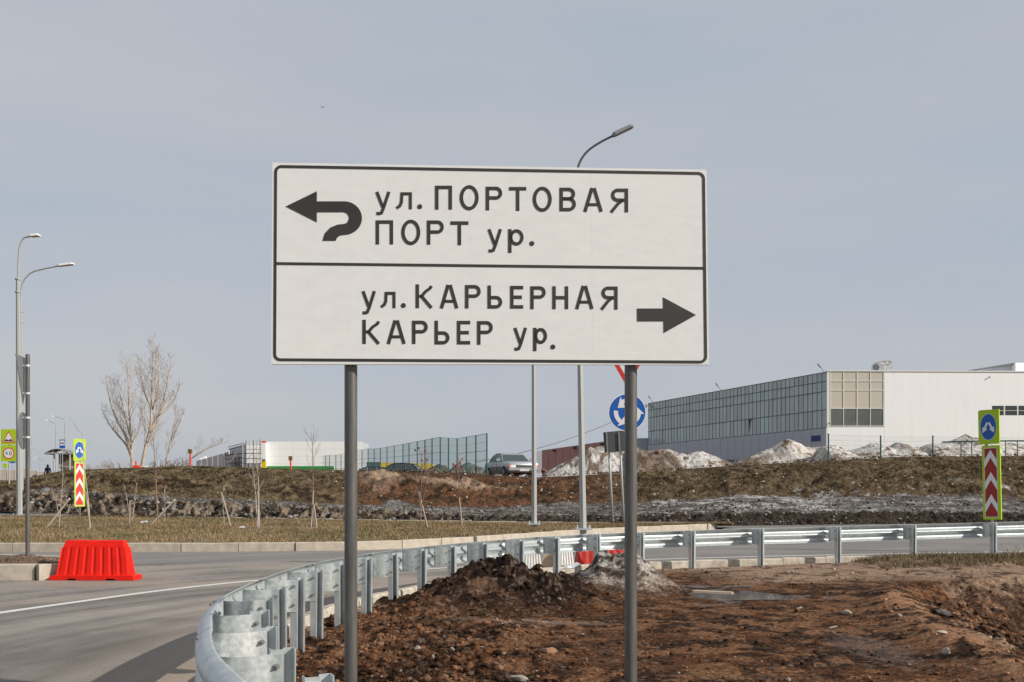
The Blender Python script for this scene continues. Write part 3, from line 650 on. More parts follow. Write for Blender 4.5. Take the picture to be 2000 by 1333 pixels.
def glyph(b, ch, x0, y0, x1, y1, w=6.6):
    h = w / 2; X0, X1, Y0, Y1 = x0 + h, x1 - h, y0 + h, y1 - h; W = x1 - x0; H = y1 - y0; my = (y0 + y1) / 2; mxx = (x0 + x1) / 2
    if ch == 'П': stroke(b, [(X0, y1), (X0, Y0), (X1, Y0), (X1, y1)], w)
    elif ch == 'О':
        stroke(b, arc(mxx, my, W / 2 - h, H / 2 - h, 0, 360, 32)[:-1], w, True)
    elif ch in 'РЬ':
        hh = H * .55
        if ch == 'Р':
            r = (hh - w) / 2; cy = Y0 + r; rx = r * .95
            stroke(b, [(X0, y1), (X0, y0)], w); stroke(b, [(X0 + h, Y0)] + arc(X1 - rx, cy, rx, r, -90, 90) + [(X0 + h, Y0 + 2 * r)], w)
        else:
            r = (hh - w) / 2; cy = Y1 - r; rx = r * .95
            stroke(b, [(X0, y0), (X0, y1)], w); stroke(b, [(X0 + h, Y1 - 2 * r)] + arc(X1 - rx, cy, rx, r, -90, 90) + [(X0 + h, Y1)], w)
    elif ch == 'Т': stroke(b, [(x0, Y0), (x1, Y0)], w); stroke(b, [(mxx, Y0 + h), (mxx, y1)], w)
    elif ch == 'В':
        stroke(b, [(X0, y0), (X0, y1)], w); m_ = y0 + H * .47; r = (m_ - Y0) / 2; r2 = (Y1 - m_) / 2
        stroke(b, [(X0 + h, Y0)] + arc(X1 - r - 1.5, Y0 + r, r, r, -90, 90, 10) + [(X0 + h, m_)], w)
        stroke(b, [(X0 + h, m_)] + arc(X1 - r2, m_ + r2, r2, r2, -90, 90, 10) + [(X0 + h, Y1)], w)
    elif ch == 'А':
        stroke(b, [(x0 + 2.6, y1), (mxx - 1.9, y0)], w * .98); stroke(b, [(x1 - 2.6, y1), (mxx + 1.9, y0)], w * .98); yb = y0 + H * .70; stroke(b, [(x0 + W * .22, yb), (x1 - W * .22, yb)], w * .85)
    elif ch == 'Я':
        hh = H * .56; r = (hh - w) / 2; stroke(b, [(X1, y1), (X1, y0)], w); stroke(b, [(X1 - h, Y0)] + list(reversed(arc(X0 + r * 1.05 + 1.5, Y0 + r, r, r, 90, 270))) [::1] + [(X1 - h, Y0 + 2 * r)], w)
        stroke(b, [(X1 - h - 4, Y0 + 2 * r), (mxx - 2, Y0 + 2 * r + (Y1 - Y0 - 2 * r) * .35), (x0 + 2, y1)], w * .92)
    elif ch == 'К':
        stroke(b, [(X0, y0), (X0, y1)], w)
        stroke(b, [(X0 + h, my + .5), (X0 + W * .28, my - 1), (X0 + W * .48, my - H * .20), (x1 - w * .9, Y0 + 5), (x1 - 2.5, Y0)], w * .88)
        stroke(b, [(X0 + W * .22, my - 1), (x1 - 2.6, y1)], w * .92)
    elif ch == 'Е': stroke(b, [(x1, Y0), (X0, Y0), (X0, Y1), (x1, Y1)], w); stroke(b, [(X0 + h, my), (x1 - W * .1, my)], w)
    elif ch == 'Н': stroke(b, [(X0, y0), (X0, y1)], w); stroke(b, [(X1, y0), (X1, y1)], w); stroke(b, [(X0 + h, my), (X1 - h, my)], w)
    elif ch == 'у':
        stroke(b, [(x0 + 2.2, y0), (mxx - .2, y0 + H * .66)], w * .9)
        stroke(b, [(x1 - 2.2, y0), (mxx + .3, y0 + H * .74), (mxx - 3, y0 + H * .90), (x0 + W * .26, Y1 - .2), (x0 + 1.5, Y1 - .5)], w * .9)
    elif ch == 'л':
        stroke(b, [(x0 + .5, y1 - 2.2), (x0 + W * .22, y1 - 6), (x0 + W * .33, y0 + H * .60), (x0 + W * .36, Y0), (X1, Y0), (X1, y1)], w * .88)
    elif ch == 'р':
        stroke(b, [(X0, y0), (X0, y1)], w); bh = H * .70; stroke(b, arc(x0 + W * .53, y0 + bh / 2, W * .47 - h, bh / 2 - h, 0, 360, 24)[:-1], w * .95, True)
    elif ch == '.': b.prism([S(*q, OFF) for q in arc(mxx, my, 4.8, 4.8, 0, 360, 16)[:-1]], TH)
ROWS = [
 [('у', 734, 375, 762, 421), ('л', 774, 375.5, 805, 409), ('.', 815, 399, 825, 409), ('П', 850, 363, 883, 409.6), ('О', 898, 362, 935, 411), ('Р', 949, 365, 981, 411), ('Т', 994.6, 365.6, 1028, 412), ('О', 1040.7, 365, 1077.8, 414), ('В', 1093, 367, 1125, 413), ('А', 1140, 367.5, 1177, 414), ('Я', 1191.7, 368.7, 1227, 415)],
 [('П', 734, 430.7, 768, 477.6), ('О', 784, 429.4, 821, 479), ('Р', 834, 431, 867, 478), ('Т', 880, 432.7, 915, 479), ('у', 953, 448, 980, 494), ('р', 992.7, 448, 1023, 494), ('.', 1034, 471, 1044, 481)],
 [('у', 707, 569, 733.7, 615), ('л', 744, 570, 773, 602), ('.', 783, 592, 793, 602), ('К', 812, 555.8, 845.5, 602), ('А', 859.7, 556.8, 895, 602.6), ('Р', 908.6, 557, 939, 602.6), ('Ь', 952.5, 558, 981, 603), ('Е', 996.6, 558.7, 1022, 603), ('Р', 1036, 559.5, 1066, 604), ('Н', 1079, 559.5, 1110, 604), ('А', 1124, 558.7, 1159, 604), ('Я', 1173, 560, 1206.5, 605)],
 [('К', 708, 625, 742.6, 672), ('А', 756, 626, 792, 672), ('Р', 805, 626.7, 835.6, 672), ('Ь', 849, 626.7, 878, 673), ('Е', 892.7, 627, 918.5, 673), ('Р', 932, 627.5, 962.6, 673.5), ('у', 1003.6, 640.7, 1029, 686), ('р', 1041.5, 640.7, 1068.8, 686), ('.', 1075, 673, 1085, 683)]]
TXT = ['black lettering ул. ПОРТОВАЯ', 'black lettering ПОРТ ур.', 'black lettering ул. КАРЬЕРНАЯ', 'black lettering КАРЬЕР ур.']
for row, tx in zip(ROWS, TXT):
    line_o = None
    for ch, x0, y0, x1, y1 in row:
        b = MB(); glyph(b, ch, x0, y0, x1, y1); o = b.build('letter' if ch != '.' else 'full_stop', 'sign_black', gs)
# border and divider
def rr(tl, tr, br, bl, r):
    q = []
    for (x, y), a, (sx, sy) in ((tl, 180, (1, 1)), (tr, 270, (-1, 1)), (br, 0, (-1, -1)), (bl, 90, (1, -1))): q += arc(x + sx * r, y + sy * r, r, r, a, a + 90, 6)
    return q
b = MB(); stroke(b, rr((538.5, 325.5), (1374.5, 339), (1378.5, 707.5), (536.5, 703), 11), 5.4, True); b.build('border_line', 'sign_black', gs)
b = MB(); stroke(b, [(539, 515), (1375, 524.3)], 5.2); b.build('divider_line', 'sign_black', gs)
b = MB(); b.prism([S(x, y, OFF) for x, y in ((558, 403.6), (618.8, 374), (618.8, 393.7), (618.8, 414.9), (618.8, 434.3))], TH)
outer = [(618.8, 393.7)] + arc(672, 426.4, 35, 32.8, -90, 90, 20) + [(669, 459.6), (663.5, 460.8), (658.5, 464.5), (655.5, 470.6)]
inner = [(618.8, 414.9)] + arc(670, 426.4, 11.5, 11.6, -90, 90, 20) + [(659, 439.2), (645, 445), (634.5, 456), (630, 470.6)]
b.ribbon([S(x, y, OFF) for x, y in outer], [S(x, y, OFF) for x, y in inner], TH); b.build('turn_back_arrow', 'sign_black', gs)
b = MB(); b.prism([S(x, y, OFF) for x, y in ((1244.4, 603), (1295.5, 603), (1295, 581), (1359.5, 615.7), (1296.5, 651), (1296, 628), (1244.6, 628))], TH); b.build('right_arrow', 'sign_black', gs)
for px in (685.3, 1232):
    p = S(px, 800, -.024 - .045); bb = MB()
    bb.tube([(p.x, p.y, -.4), (p.x, p.y, 3.40)], .0385, 24); o = bb.build('post', 'pole', gs, True); autosmooth(o, 50)
    for z in (2.45, 3.2):
        q = MB(); q.tube([(p.x, p.y, z - .02), (p.x, p.y, z + .02)], .043, 16); q.build('clamp', 'galv', gs)
for z in (2.45, 3.2):
    a = S(540, 500, -.038); c = S(1375, 500, -.038); q = MB(); q.tube([(a.x, a.y, z), (c.x, c.y, z)], .012, 4); q.build('rail', 'galv', gs)

# ------------------------------------------------------------------ guardrail
gd = thing('guardrail', 'curved galvanised steel W-beam guardrail on many short posts around the building site', 'guardrail')
def gz(p): return float(roadz(np.array(p.x), np.array(p.y))) + .0 + .04 * max(0, min(1, (p.x - 1) / 4)) + .010 * max(0, p.x - 6)
b = MB(); sec = [(.060, .020), (.065, .020), (.065, -.038), (.004, -.038), (-.012, .020), (-.052, .020), (-.052, -.038), (-.058, -.038), (-.058, .025), (-.009, .025), (.008, -.033), (.060, -.033)]
b.prism([Vector((t, n, -.5)) for n, t in sec], (0, 0, 1.255)); o = b.build('post', 'galv'); post_me = o.data; bpy.data.objects.remove(o)
b = MB(); sec2 = [(-.045, -.058), (-.045, .060), (.045, .060), (.045, -.058), (.012, -.058), (.012, -.053), (.040, -.053), (.040, .055), (-.040, .055), (-.040, -.058)]
b.prism([Vector((t, n, -.5)) for t, n in sec2], (0, 0, 1.255)); o = b.build('post', 'galv'); post_me2 = o.data; bpy.data.objects.remove(o)
b = MB(); plan = [(.004, -.044), (.03, -.044), (.050, -.044), (.07, -.048), (.10, -.065), (.16, -.088), (.23, -.086), (.285, -.050), (.305, .0)]
L = [Vector((t, n, .44)) for n, t in plan]; T_ = [Vector((t, n, .735)) for n, t in plan]
vv = []; ff = []
L2_ = [Vector((t + .005, n, .44)) for n, t in plan]
for k in range(len(plan)):
    n, t = plan[k]; vv += [(t, n, .44), (t, n, .735), (t + .005, n + .001, .44), (t + .005, n + .001, .735)]
for k in range(len(plan) - 1):
    a = 4 * k; c = a + 4; ff += [(a, c, c + 1, a + 1), (a + 2, a + 3, c + 3, c + 2), (a + 1, c + 1, c + 3, a + 3), (a, a + 2, c + 2, c)]
ff += [(0, 1, 3, 2), (4 * len(plan) - 4, 4 * len(plan) - 2, 4 * len(plan) - 1, 4 * len(plan) - 3)]
o = mesh('spacer', vv, ff, 'galv_bright'); autosmooth(o, 50); blk_me = o.data; bpy.data.objects.remove(o)
blk_me2 = blk_me.copy(); blk_me2.materials[0] = mat('zinc_shade_tone', (.44, .475, .48), .5, .45, noise=.26, nscale=28, bump=.3, bscale=40, randobj=True, bdist=.004)  # zinc tone varies; the darker one also stands in for shade between spacers
b = MB(); b.tube([(0, -.001, 0), (0, -.004, 0)], .019, 12); b.tube([(0, -.004, 0), (0, -.016, 0)], .012, 6); b.tube([(0, -.016, 0), (0, -.024, 0)], .007, 8)
bm_ = mat('bolt_steel', (.33, .33, .32), .45, .7); o = b.build('bolt', bm_); bolt_me = o.data; bpy.data.objects.remove(o)
for i in range(len(POSTS)):
    p, t, n = railframe(i); zz = gz(p); ang = math.atan2(t.y, t.x)
    # local x = t, y = n
    Mx = Matrix.Rotation(ang, 4, 'Z')
    tl = random.uniform(-.012, .012)
    po = link('post', post_me if i < 18 else post_me2, gd, (p.x, p.y, zz), ang + random.uniform(-.05, .05)); po.rotation_euler.x = tl
    sp = link('spacer', blk_me2 if i % 2 else blk_me, gd, (p.x, p.y, zz), ang + random.uniform(-.03, .03))
    for z in (.505, .675):
        loc = Mx @ Vector((-.050, .030, 0)); link('bolt', bolt_me, gd, (p.x + loc.x, p.y + loc.y, zz + z), ang - math.pi / 2).scale = (.8, .8, .8)
W = [(.0, .315), (.012, .313), (.045, .300), (.078, .270), (.084, .250), (.080, .225), (.060, .200), (.022, .178), (.012, .158), (.022, .138), (.060, .115), (.080, .090), (.084, .065), (.078, .045), (.045, .015), (.012, .002), (.0, .0)]
BP = offset_path(RAIL, .30); joints = [0, 40, 80, 120, 160, 200, 230, 260]
ends = list(range(0, 261, 20)); 
if ends[-1] != 260: ends.append(260)
for si in range(len(ends) - 1):
    a, c = ends[si], min(260, ends[si + 1] + 1); vv = []; ff = []; m_ = len(W); push = .004 if si % 2 else 0.0
    for k in range(a, c + 1):
        p = BP[k]; t = (BP[min(k + 1, 260)] - BP[max(k - 1, 0)]).normalized(); n = normal2(t); z = gz(RAIL[k]) + .432
        for w, h in W: q = p + n * (w + push); vv.append((q.x, q.y, z + h))
    for k in range(c - a):
        for j in range(m_ - 1): q = k * m_ + j; ff.append((q, q + 1, q + m_ + 1, q + m_))
    o = mesh('beam', vv, ff, 'galv', gd); sd = o.modifiers.new('s', 'SOLIDIFY'); sd.thickness = .004; autosmooth(o, 40)
    # bolt cluster of the joint, camera side
    k = a; p = BP[k]; t = (BP[min(k + 1, 260)] - BP[max(k - 1, 0)]).normalized(); n = normal2(t); z = gz(RAIL[k]) + .432; ang = math.atan2(t.y, t.x)
    for dt in (-.10, .10):
        for w, h in ((.070, .285), (.055, .200), (.055, .112), (.070, .03)):
            q = p + n * (w - .004) + t * dt; o = link('joint_bolt', bolt_me, gd, (q.x, q.y, z + h), ang); o.scale = (.8, .8, .8)

            q = p + n * (w + .008) + t * dt; o = link('joint_bolt', bolt_me, gd, (q.x, q.y, z + h), ang + math.pi); o.scale = (.7, .5, .7); 
for s_ in (.47,):
    for k in (22,):
        p = BP[k]; t = (BP[k + 1] - BP[k - 1]).normalized(); n = normal2(t); z = gz(RAIL[k]) + .432; ang = math.atan2(t.y, t.x)
        b = MB(); b.box((-.05, .02, .085), (.05, .100, .23)); o = b.build('reflector', 'sign_red', gd); o.location = (p.x, p.y, z); o.rotation_euler.z = ang; o['label'] = 'red reflector in the groove of the beam'

# ------------------------------------------------------------------ red water barrier and kin
def barrier(name, label, mname, L=1.52, H=.71, group=None):
    t = thing(name, label, 'barrier', group=group)
    b = MB(); hl = L / 2
    b.prism([Vector((x, 0, z)) for x, z in ((-hl, 0), (-hl + .30, 0), (-hl + .33, .028), (-hl + .46, .028), (-hl + .49, 0), (hl - .52, 0), (hl - .49, .028), (hl - .35, .028), (hl - .32, 0), (hl, 0), (hl, .085), (hl - .09, .095), (-hl + .09, .095), (-hl, .075))], (0, .40, 0))
    b.v = [(x, y - .20, z) for x, y, z in b.v]; o = b.build('base', mname, t)
    bv = o.modifiers.new('b', 'BEVEL'); bv.width = .008; bv.segments = 2
    # fluted body
    n = 161; vv = []; ff = []; lv = [(.095, .110, .0), (.30, .135, .5), (.57, .172, .9), (.615, .18, 1.0)]
    lv = [(.092, .175, .115), (.35, .140, .15), (.585, .118, .185)]
    for zi, (z, d, ins) in enumerate(lv):
        for s in (-1, 1):
            for k in range(n):
                f = k / (n - 1); x = (-hl + ins) + f * (L - 2 * ins)
                ph = f * 8 + .12; c = .5 + .5 * math.tanh(5 * (math.sin(2 * math.pi * ph) - .45)); edge = min(1, min(f, 1 - f) * 40)
                dd_ = .013 * c * edge if .0 < z else 0
                vv.append((x, s * (d - dd_), z))
    st_ = 2 * n
    for zi in range(len(lv) - 1):
        for s in (0, 1):
            for k in range(n - 1): a = zi * st_ + s * n + k; ff.append((a, a + 1, a + st_ + 1, a + st_) if s == 0 else (a, a + st_, a + st_ + 1, a + 1))
        a = zi * st_; ff.append((a, a + st_, a + st_ + n, a + n)); a += n - 1; ff.append((a, a + n, a + st_ + n, a + st_))
    a = (len(lv) - 1) * st_
    for k in range(n - 1): ff.append((a + k, a + k + 1, a + n + k + 1, a + n + k))
    o = mesh('ribbed_body', vv, ff, mname, t); autosmooth(o, 30)
    b = MB(); zt = .585; h2 = H
    prof = [(-hl + .215, zt, .095), (hl - .215, zt, .095)]
    P8 = [(-hl + .20, -.105, zt - .002), (hl - .20, -.105, zt - .002), (hl - .20, .105, zt - .002), (-hl + .20, .105, zt - .002), (-hl + .235, -.07, h2), (hl - .235, -.07, h2), (hl - .235, .07, h2), (-hl + .235, .07, h2)]
    o = mesh('top_ridge', P8, [(0, 3, 2, 1), (4, 5, 6, 7), (0, 1, 5, 4), (1, 2, 6, 5), (2, 3, 7, 6), (3, 0, 4, 7)], mname, t); bv = o.modifiers.new('b', 'BEVEL'); bv.width = .012; bv.segments = 2
    b = MB(); b.tube([(-.3, 0, h2 - .01), (-.3, 0, h2 + .012)], .035, 14); b.build('filler_cap', mname, t)
    return t
rb = barrier('plastic_barrier', 'bright red plastic road barrier standing on the asphalt beside the kerb', 'red_plastic'); rb.location = ((187 - 1000) / 2000 * 18.4, 18.42, .002); rb.rotation_euler.z = R(-2)
def lowblock(label, mname, x, Y, L, H, rz, tilt=0.0, cat='barrier', z0=0):
    t = thing('plastic_barrier', label, cat, ((x - 1000) / 2000 * Y, Y, z0), rz)
    b = MB(); hl = L / 2; pr = [(-hl, 0), (hl, 0), (hl - .05, H), (-hl + .05, H)]
    n = 28; vv = []; ff = []
    for zi, (z, d) in enumerate(((0, .22), (H * .9, .13), (H, .10))):
        for s in (-1, 1):
            for k in range(n): x_ = -hl + .04 * zi + (L - .08 * zi) * k / (n - 1); vv.append((x_, s * (d - (.008 if (k // 2) % 2 else 0)), z))
    for zi in range(2):
        for s in (0, 1):
            for k in range(n - 1): a = zi * 2 * n + s * n + k; ff.append((a, a + 1, a + 2 * n + 1, a + 2 * n))
        a = zi * 2 * n; ff.append((a, a + 2 * n, a + 3 * n, a + n)); a += n - 1; ff.append((a, a + n, a + 3 * n, a + 2 * n))
    a = 4 * n
    for k in range(n - 1): ff.append((a + k, a + k + 1, a + n + k + 1, a + n + k))
    o = mesh('body', vv, ff, mname, t); t.rotation_euler = (tilt, 0, rz)
    bb = MB(); bb.box((-hl * .7, -.06, H), (hl * .7, .06, H + .045)); bb.build('top_ridge', mname, t); return t
rz_ = lambda X, Y: float(roadz(np.array(X), np.array(Y)))
lowblock('faded white plastic road barrier behind the dirt heap, left of the leaning board', 'white_plastic', 1036, 20.6, .42, .42, .15, .12)
lowblock('white plastic road barrier right of the leaning board, against the red barrier', 'white_plastic', 1102, 20.9, .40, .42, .05, -.1)
lowblock('low red plastic road barrier lying behind the guardrail and snow heap', 'red_shaded', 1172, 21.4, 1.05, .40, .10, .0)
t = thing('board', 'sand coloured warped board leaning behind the guardrail between the two white barriers', 'board', (P(1068, 970, 20.9).x, 20.9, .0)); b = MB(); b.prism([Vector((x, 0, z)) for x, z in ((-.12, 0), (.12, 0), (.09, .46), (-.05, .48))], (.02, .03, .0)); b.build('plank', 'wood', t)

# ------------------------------------------------------------------ left traffic island with signs seen edge on
ipts = [Vector((x, y, 0)) for x, y in ((-16, 17.6), (-12, 18.05), (-9.3, 18.30), (-8.35, 18.45), (-8.02, 18.85), (-8.05, 19.4), (-8.5, 20.2), (-9.6, 21.0), (-12, 21.6), (-16, 22))]
ip = catmull(ipts, 8)
kerb_run('left_island_kerb', ip, .17, .29, .75, 'concrete', lambda p: 0.0, '', .002)
vv = [(p.x, p.y, 0) for p in ip]; cen = Vector((-12, 19.9, 0)); rings = []; C_ = []
vs = []; fs = []; nr = 14
for r in range(nr + 1):
    f = 1 - r / nr
    for p in ip:
        q = cen.lerp(p, f * .992); zz = .262 + .16 * (1 - f) + .05 * float(fbm(np.array([q.x * 2.4]), np.array([q.y * 2.4]), 4, 201)[0]) * (1 if f < .95 else 0) + .13 * math.exp(-((q.x + 9.0) / .45) ** 2 - ((q.y - 18.95) / .3) ** 2); vs.append((q.x, q.y, zz))
k = len(ip)
for r in range(nr):
    for i in range(k - 1): a = r * k + i; fs.append((a, a + 1, a + k + 1, a + k))
o = mesh('left_island', vs, fs, mat('island_soil', (.16, .11, .075), .95, noise=.5, nscale=9, bump=1.0, bscale=25, color2=(.085, .055, .036)), None, True); struct(o)
n = 1100; a = RNG.uniform(-9.7, -8.15, n); yv = RNG.uniform(18.6, 20.0, n); sz = .01 + .05 * RNG.uniform(0, 1, n) ** 3
ok = ((a + 8.95) / .8) ** 2 + ((yv - 19.1) / .6) ** 2 < 1
zz = .27 + .13 * np.exp(-((a + 9.0) / .45) ** 2 - ((yv - 18.95) / .3) ** 2); o = lumps('island_clods', np.stack([a, yv, zz], -1)[ok], sz[ok], (np.array([[.15, .10, .07]]) * RNG.uniform(.5, 1.5, (n, 1)))[ok]); tag(o, 'earth clods heaped round the sign post on the left island', 'soil clods', kind='stuff')
es = thing('edge_on_signs', 'grey post with triangular and round sign plates seen edge on, at the left island', 'road sign', ((54 - 1000) / 2000 * 18.9, 18.9, .25))
b = MB(); b.tube([(0, 0, 0), (0, 0, 3.87)], .038, 20); o = b.build('post', 'pole', es, True); autosmooth(o)
pn = Vector((-.982, -.19, 0)); pt = Vector((-.19, .982, 0))      # sign normal (to the left), in-plane direction
def disc_on(parent, name, m, outline, off, th, zc):
    b = MB(); o0 = pn * off; b.prism([o0 + pt * a + Vector((0, 0, zc + c)) for a, c in outline], pn * th); return b.build(name, m, parent)
tri = [(-.50, .42), (.50, .42), (.0, -.46)]
disc_on(es, 'triangle_sign', 'sign_back', [(a * .95, c) for a, c in tri], .075, .012, 3.40)
disc_on(es, 'round_sign', 'sign_back', [(.345 * math.cos(R(q * 12)), .345 * math.sin(R(q * 12))) for q in range(30)], .075, .012, 2.46)
for z in (3.66, 3.15, 2.70, 2.34):
    b = MB(); b.tube([(0, 0, z - .018), (0, 0, z + .018)], .047, 14); b.tube([pn * .03 + Vector((0, 0, z)), pn * .078 + Vector((0, 0, z))], .018, 6); b.build('clamp', 'galv_bright', es)

# ------------------------------------------------------------------ street lamps
def lamp(label, x, Y, ybase, ycollar, armpts, headpts, rb_=.11, rt=.065, armr=.035, pm_='lamp_pole', am='lamp_pole', hm='lamp_white', group=None, base=True, xtop=None, hw=.17):
    pb = P(x, ybase, Y); t = thing('street_lamp', label, 'street lamp', tuple(pb), group=group)
    top = P(xtop or x, ycollar, Y) - pb; b = MB(); b.tube([(0, 0, -.3), (0, 0, .02), tuple(top)], [rb_, rb_, rt], 8); b.build('pole', pm_, t)
    b = MB()
    for k_ in (0, .55): b.tube([tuple(top + Vector((0, 0, -.05 - k_))), tuple(top + Vector((0, 0, .01 - k_)))], rt + .035, 10)
    b.build('collar', pm_, t)
    pts = [top] + [P(a, c, Y) - pb for a, c in armpts]; b = MB(); b.tube(catmull(pts, 6), armr, 8); autosmooth(b.build('arm', am, t))
    a, c = [P(q[0], q[1], Y) - pb for q in headpts]; d = (c - a).normalized(); up = Vector((0, -1, 0)).cross(d); up = up if up.z > 0 else -up; sd = Vector((0, 1, 0)); hh = .075
    b = MB(); n = len(b.v)
    q = []
    for f, w, h in ((0, .5, .8), (.12, .9, 1.0), (.9, 1, .8), (1, .8, .5)):
        m0 = a.lerp(c, f); q.append([m0 + sd * hw * w - up * hh * .4, m0 - sd * hw * w - up * hh * .4, m0 - sd * hw * w * .8 + up * hh * h, m0 + sd * hw * w * .8 + up * hh * h])
    for r_ in q: b.v += [tuple(z) for z in r_]
    for i in range(3):
        for j in range(4): A = i * 4 + j; B = i * 4 + (j + 1) % 4; b.f.append((A, B, B + 4, A + 4))
    b.f += [(0, 1, 2, 3), (12, 15, 14, 13)]; b.build('lamp_head', hm, t)
    if base: b = MB(); b.box((-.24, -.24, -.02), (.24, .24, .03)); [b.tube([(i * .18, j * .18, .03), (i * .18, j * .18, .12)], .018, 6) for i in (-1, 1) for j in (-1, 1)]; b.build('base_plate', 'galv', t)
    return t
G = 'street lamps around the junction'
lamp('tall grey street lamp at the left edge, the higher of two close together', 38, 44.2, 1008, 545, [(36, 510), (38.5, 483), (46, 466), (60, 462)], [(60, 462), (77, 460)], .135, .085, .038, group=G, xtop=35)
lamp('grey street lamp behind the taller left one, its long arm reaching right', 41.5, 52, 1000, 608, [(41, 570), (46, 550), (60, 534), (80, 527), (114, 520)], [(113, 520), (144, 516)], .12, .075, .040, group=G, xtop=40.5)
lamp('street lamp whose dark arm rises above the big sign toward the right', 1139, 30, 1034, 345, [(1128, 330), (1137, 309), (1152, 292), (1175, 277), (1199, 265)], [(1197, 266), (1236, 247)], .10, .062, .033, am='dark_pole', hm='lamp_grey', group=G, xtop=1126.5, hw=.13)
lamp('street lamp pole behind the big sign, left of the thicker one, its top hidden', 1043.5, 38, 1024, 420, [(1041, 400), (1046, 380), (1060, 372)], [(1060, 372), (1080, 368)], .10, .06, .033, group=G, xtop=1042)
for i, (xx, yt, Y, xh, lb) in enumerate(((109, 840, 190, 89, 'small distant street lamp left of the bus stop sign, arm reaching left'), (126.5, 832, 172, 102, 'distant street lamp rising behind the bus stop sign, highest of the far row'), (78.5, 893, 300, 58, 'tiny far street lamp left of the walking person'), (91, 912, 330, 70, 'tiny far street lamp just behind the walking person'), (88, 915, 340, 66, 'tiniest far street lamp beside the person, its head lowest'), (61, 860, 230, 52, 'far thin street lamp between the grey sign post and the bus shelter'))):
    s = Y / 2000; lamp(lb, xx, Y, 937, yt, [(xx - 1, yt - 10), (xx - 5, yt - 14), (xh + 4, yt - 18)], [(xh + 4, yt - 18), (xh - 1, yt - 19)], .10, .06, .045, group='far street lamps beyond the bus stop', base=False)

# ------------------------------------------------------------------ bank of road signs
def facing(parent, origin, ax):
    """returns function mapping (u right, v up, off towards the viewer) to parent local coordinates"""
    n = Vector((ax.y, -ax.x, 0)); return lambda u_, v_, off=0.0: origin + ax * u_ + Vector((0, 0, v_)) + n * off, n
def poly(parent, F, n, name, m, outline, off, th=.003):
    b = MB(); b.prism([F(a, c, off) for a, c in outline], -n * th); return b.build(name, m, parent)
def rrect(w, h, r): 
    return [(x, -y) for x, y in rr((-w / 2, -h / 2), (w / 2, -h / 2), (w / 2, h / 2), (-w / 2, h / 2), r)]
def ell(a, c, n=40): return [(a * math.cos(2 * math.pi * i / n), c * math.sin(2 * math.pi * i / n)) for i in range(n)]
def sh(o, dx, dy): return [(a + dx, c + dy) for a, c in o]

# roundabout + give way
Y0 = 20.75; pb = P(1229, 970, Y0); pb.z = .0
rs = thing('roundabout_sign', 'round blue roundabout sign below a red edged give way triangle behind the right sign post', 'road sign', tuple(pb))
b = MB(); b.tube([(0, .03, 0), (0, .03, 4.6)], .038, 16); b.build('post', 'pole', rs, True)
F, n = facing(rs, Vector((-.04, -.02, 0)), Vector((1, 0, 0)))
zc = 1.5 + (970 - 806) / 2000 * Y0
poly(rs, F, n, 'round_plate', 'sign_face', sh(ell(.385, .385), 0, zc), 0, .01); poly(rs, F, n, 'blue_disc', 'sign_blue', sh(ell(.365, .365), 0, zc), .003)
for k in range(3):
    a0 = 172 + k * 120; r0, r1 = .19, .275; L_ = [(r1 * math.cos(R(a0 + 68 * i / 10)), r1 * math.sin(R(a0 + 68 * i / 10))) for i in range(11)]; R_ = [(r0 * math.cos(R(a0 + 68 * i / 10)), r0 * math.sin(R(a0 + 68 * i / 10))) for i in range(11)]
    b = MB(); b.ribbon([F(a, c + zc, .006) for a, c in L_], [F(a, c + zc, .006) for a, c in R_], -n * .003)
    a1 = a0 + 62; a2 = a0 + 104; b.prism([F(.345 * math.cos(R(a1)), .345 * math.sin(R(a1)) + zc, .0065), F(.215 * math.cos(R(a2)), .215 * math.sin(R(a2)) + zc, .0065), F(.105 * math.cos(R(a1)), .105 * math.sin(R(a1)) + zc, .0065)], -n * .003); b.build('white_arrow', 'sign_face', rs)
ztip = 1.5 + (970 - 757) / 2000 * Y0
def trio(s, dy=0): return [(-s / 2, ztip + dy + s * .866), (0, ztip + dy), (s / 2, ztip + dy + s * .866)]
poly(rs, F, n, 'triangle_plate', 'sign_face', trio(.96, -.03), 0, .01); poly(rs, F, n, 'red_triangle', 'sign_red', trio(.91, 0), .003); poly(rs, F, n, 'white_triangle', 'sign_face', trio(.62, .16), .006)

# backs of a plate on two legs
Y0 = 38.5; p1 = P(1197, 1023, Y0); bs_ = thing('sign_back_board', 'dark grey sign back on two pale leaning legs behind the right sign post', 'road sign', tuple(p1))
for xa, xb in ((1187.5, 1197), (1210, 1218.5)):
    b = MB(); b.tube([P(xb, 1024, Y0) - p1, P(xa, 846, Y0) - p1], .045, 10); b.build('leg', 'lamp_pole', bs_, True)
b = MB(); b.prism([P(x, y, Y0 - .1) - p1 for x, y in ((1178, 845), (1243, 839), (1243, 880), (1181, 885))], (0, -.04, 0)); b.build('plate', 'sign_back_dark', bs_)
for xx in (1183, 1207): b = MB(); b.prism([P(x, y, Y0 - .16) - p1 for x, y in ((xx, 844.5), (xx + 3, 844), (xx + 5, 884), (xx + 2, 884.5))], (0, -.03, 0)); b.build('stiffener', 'sign_back', bs_)

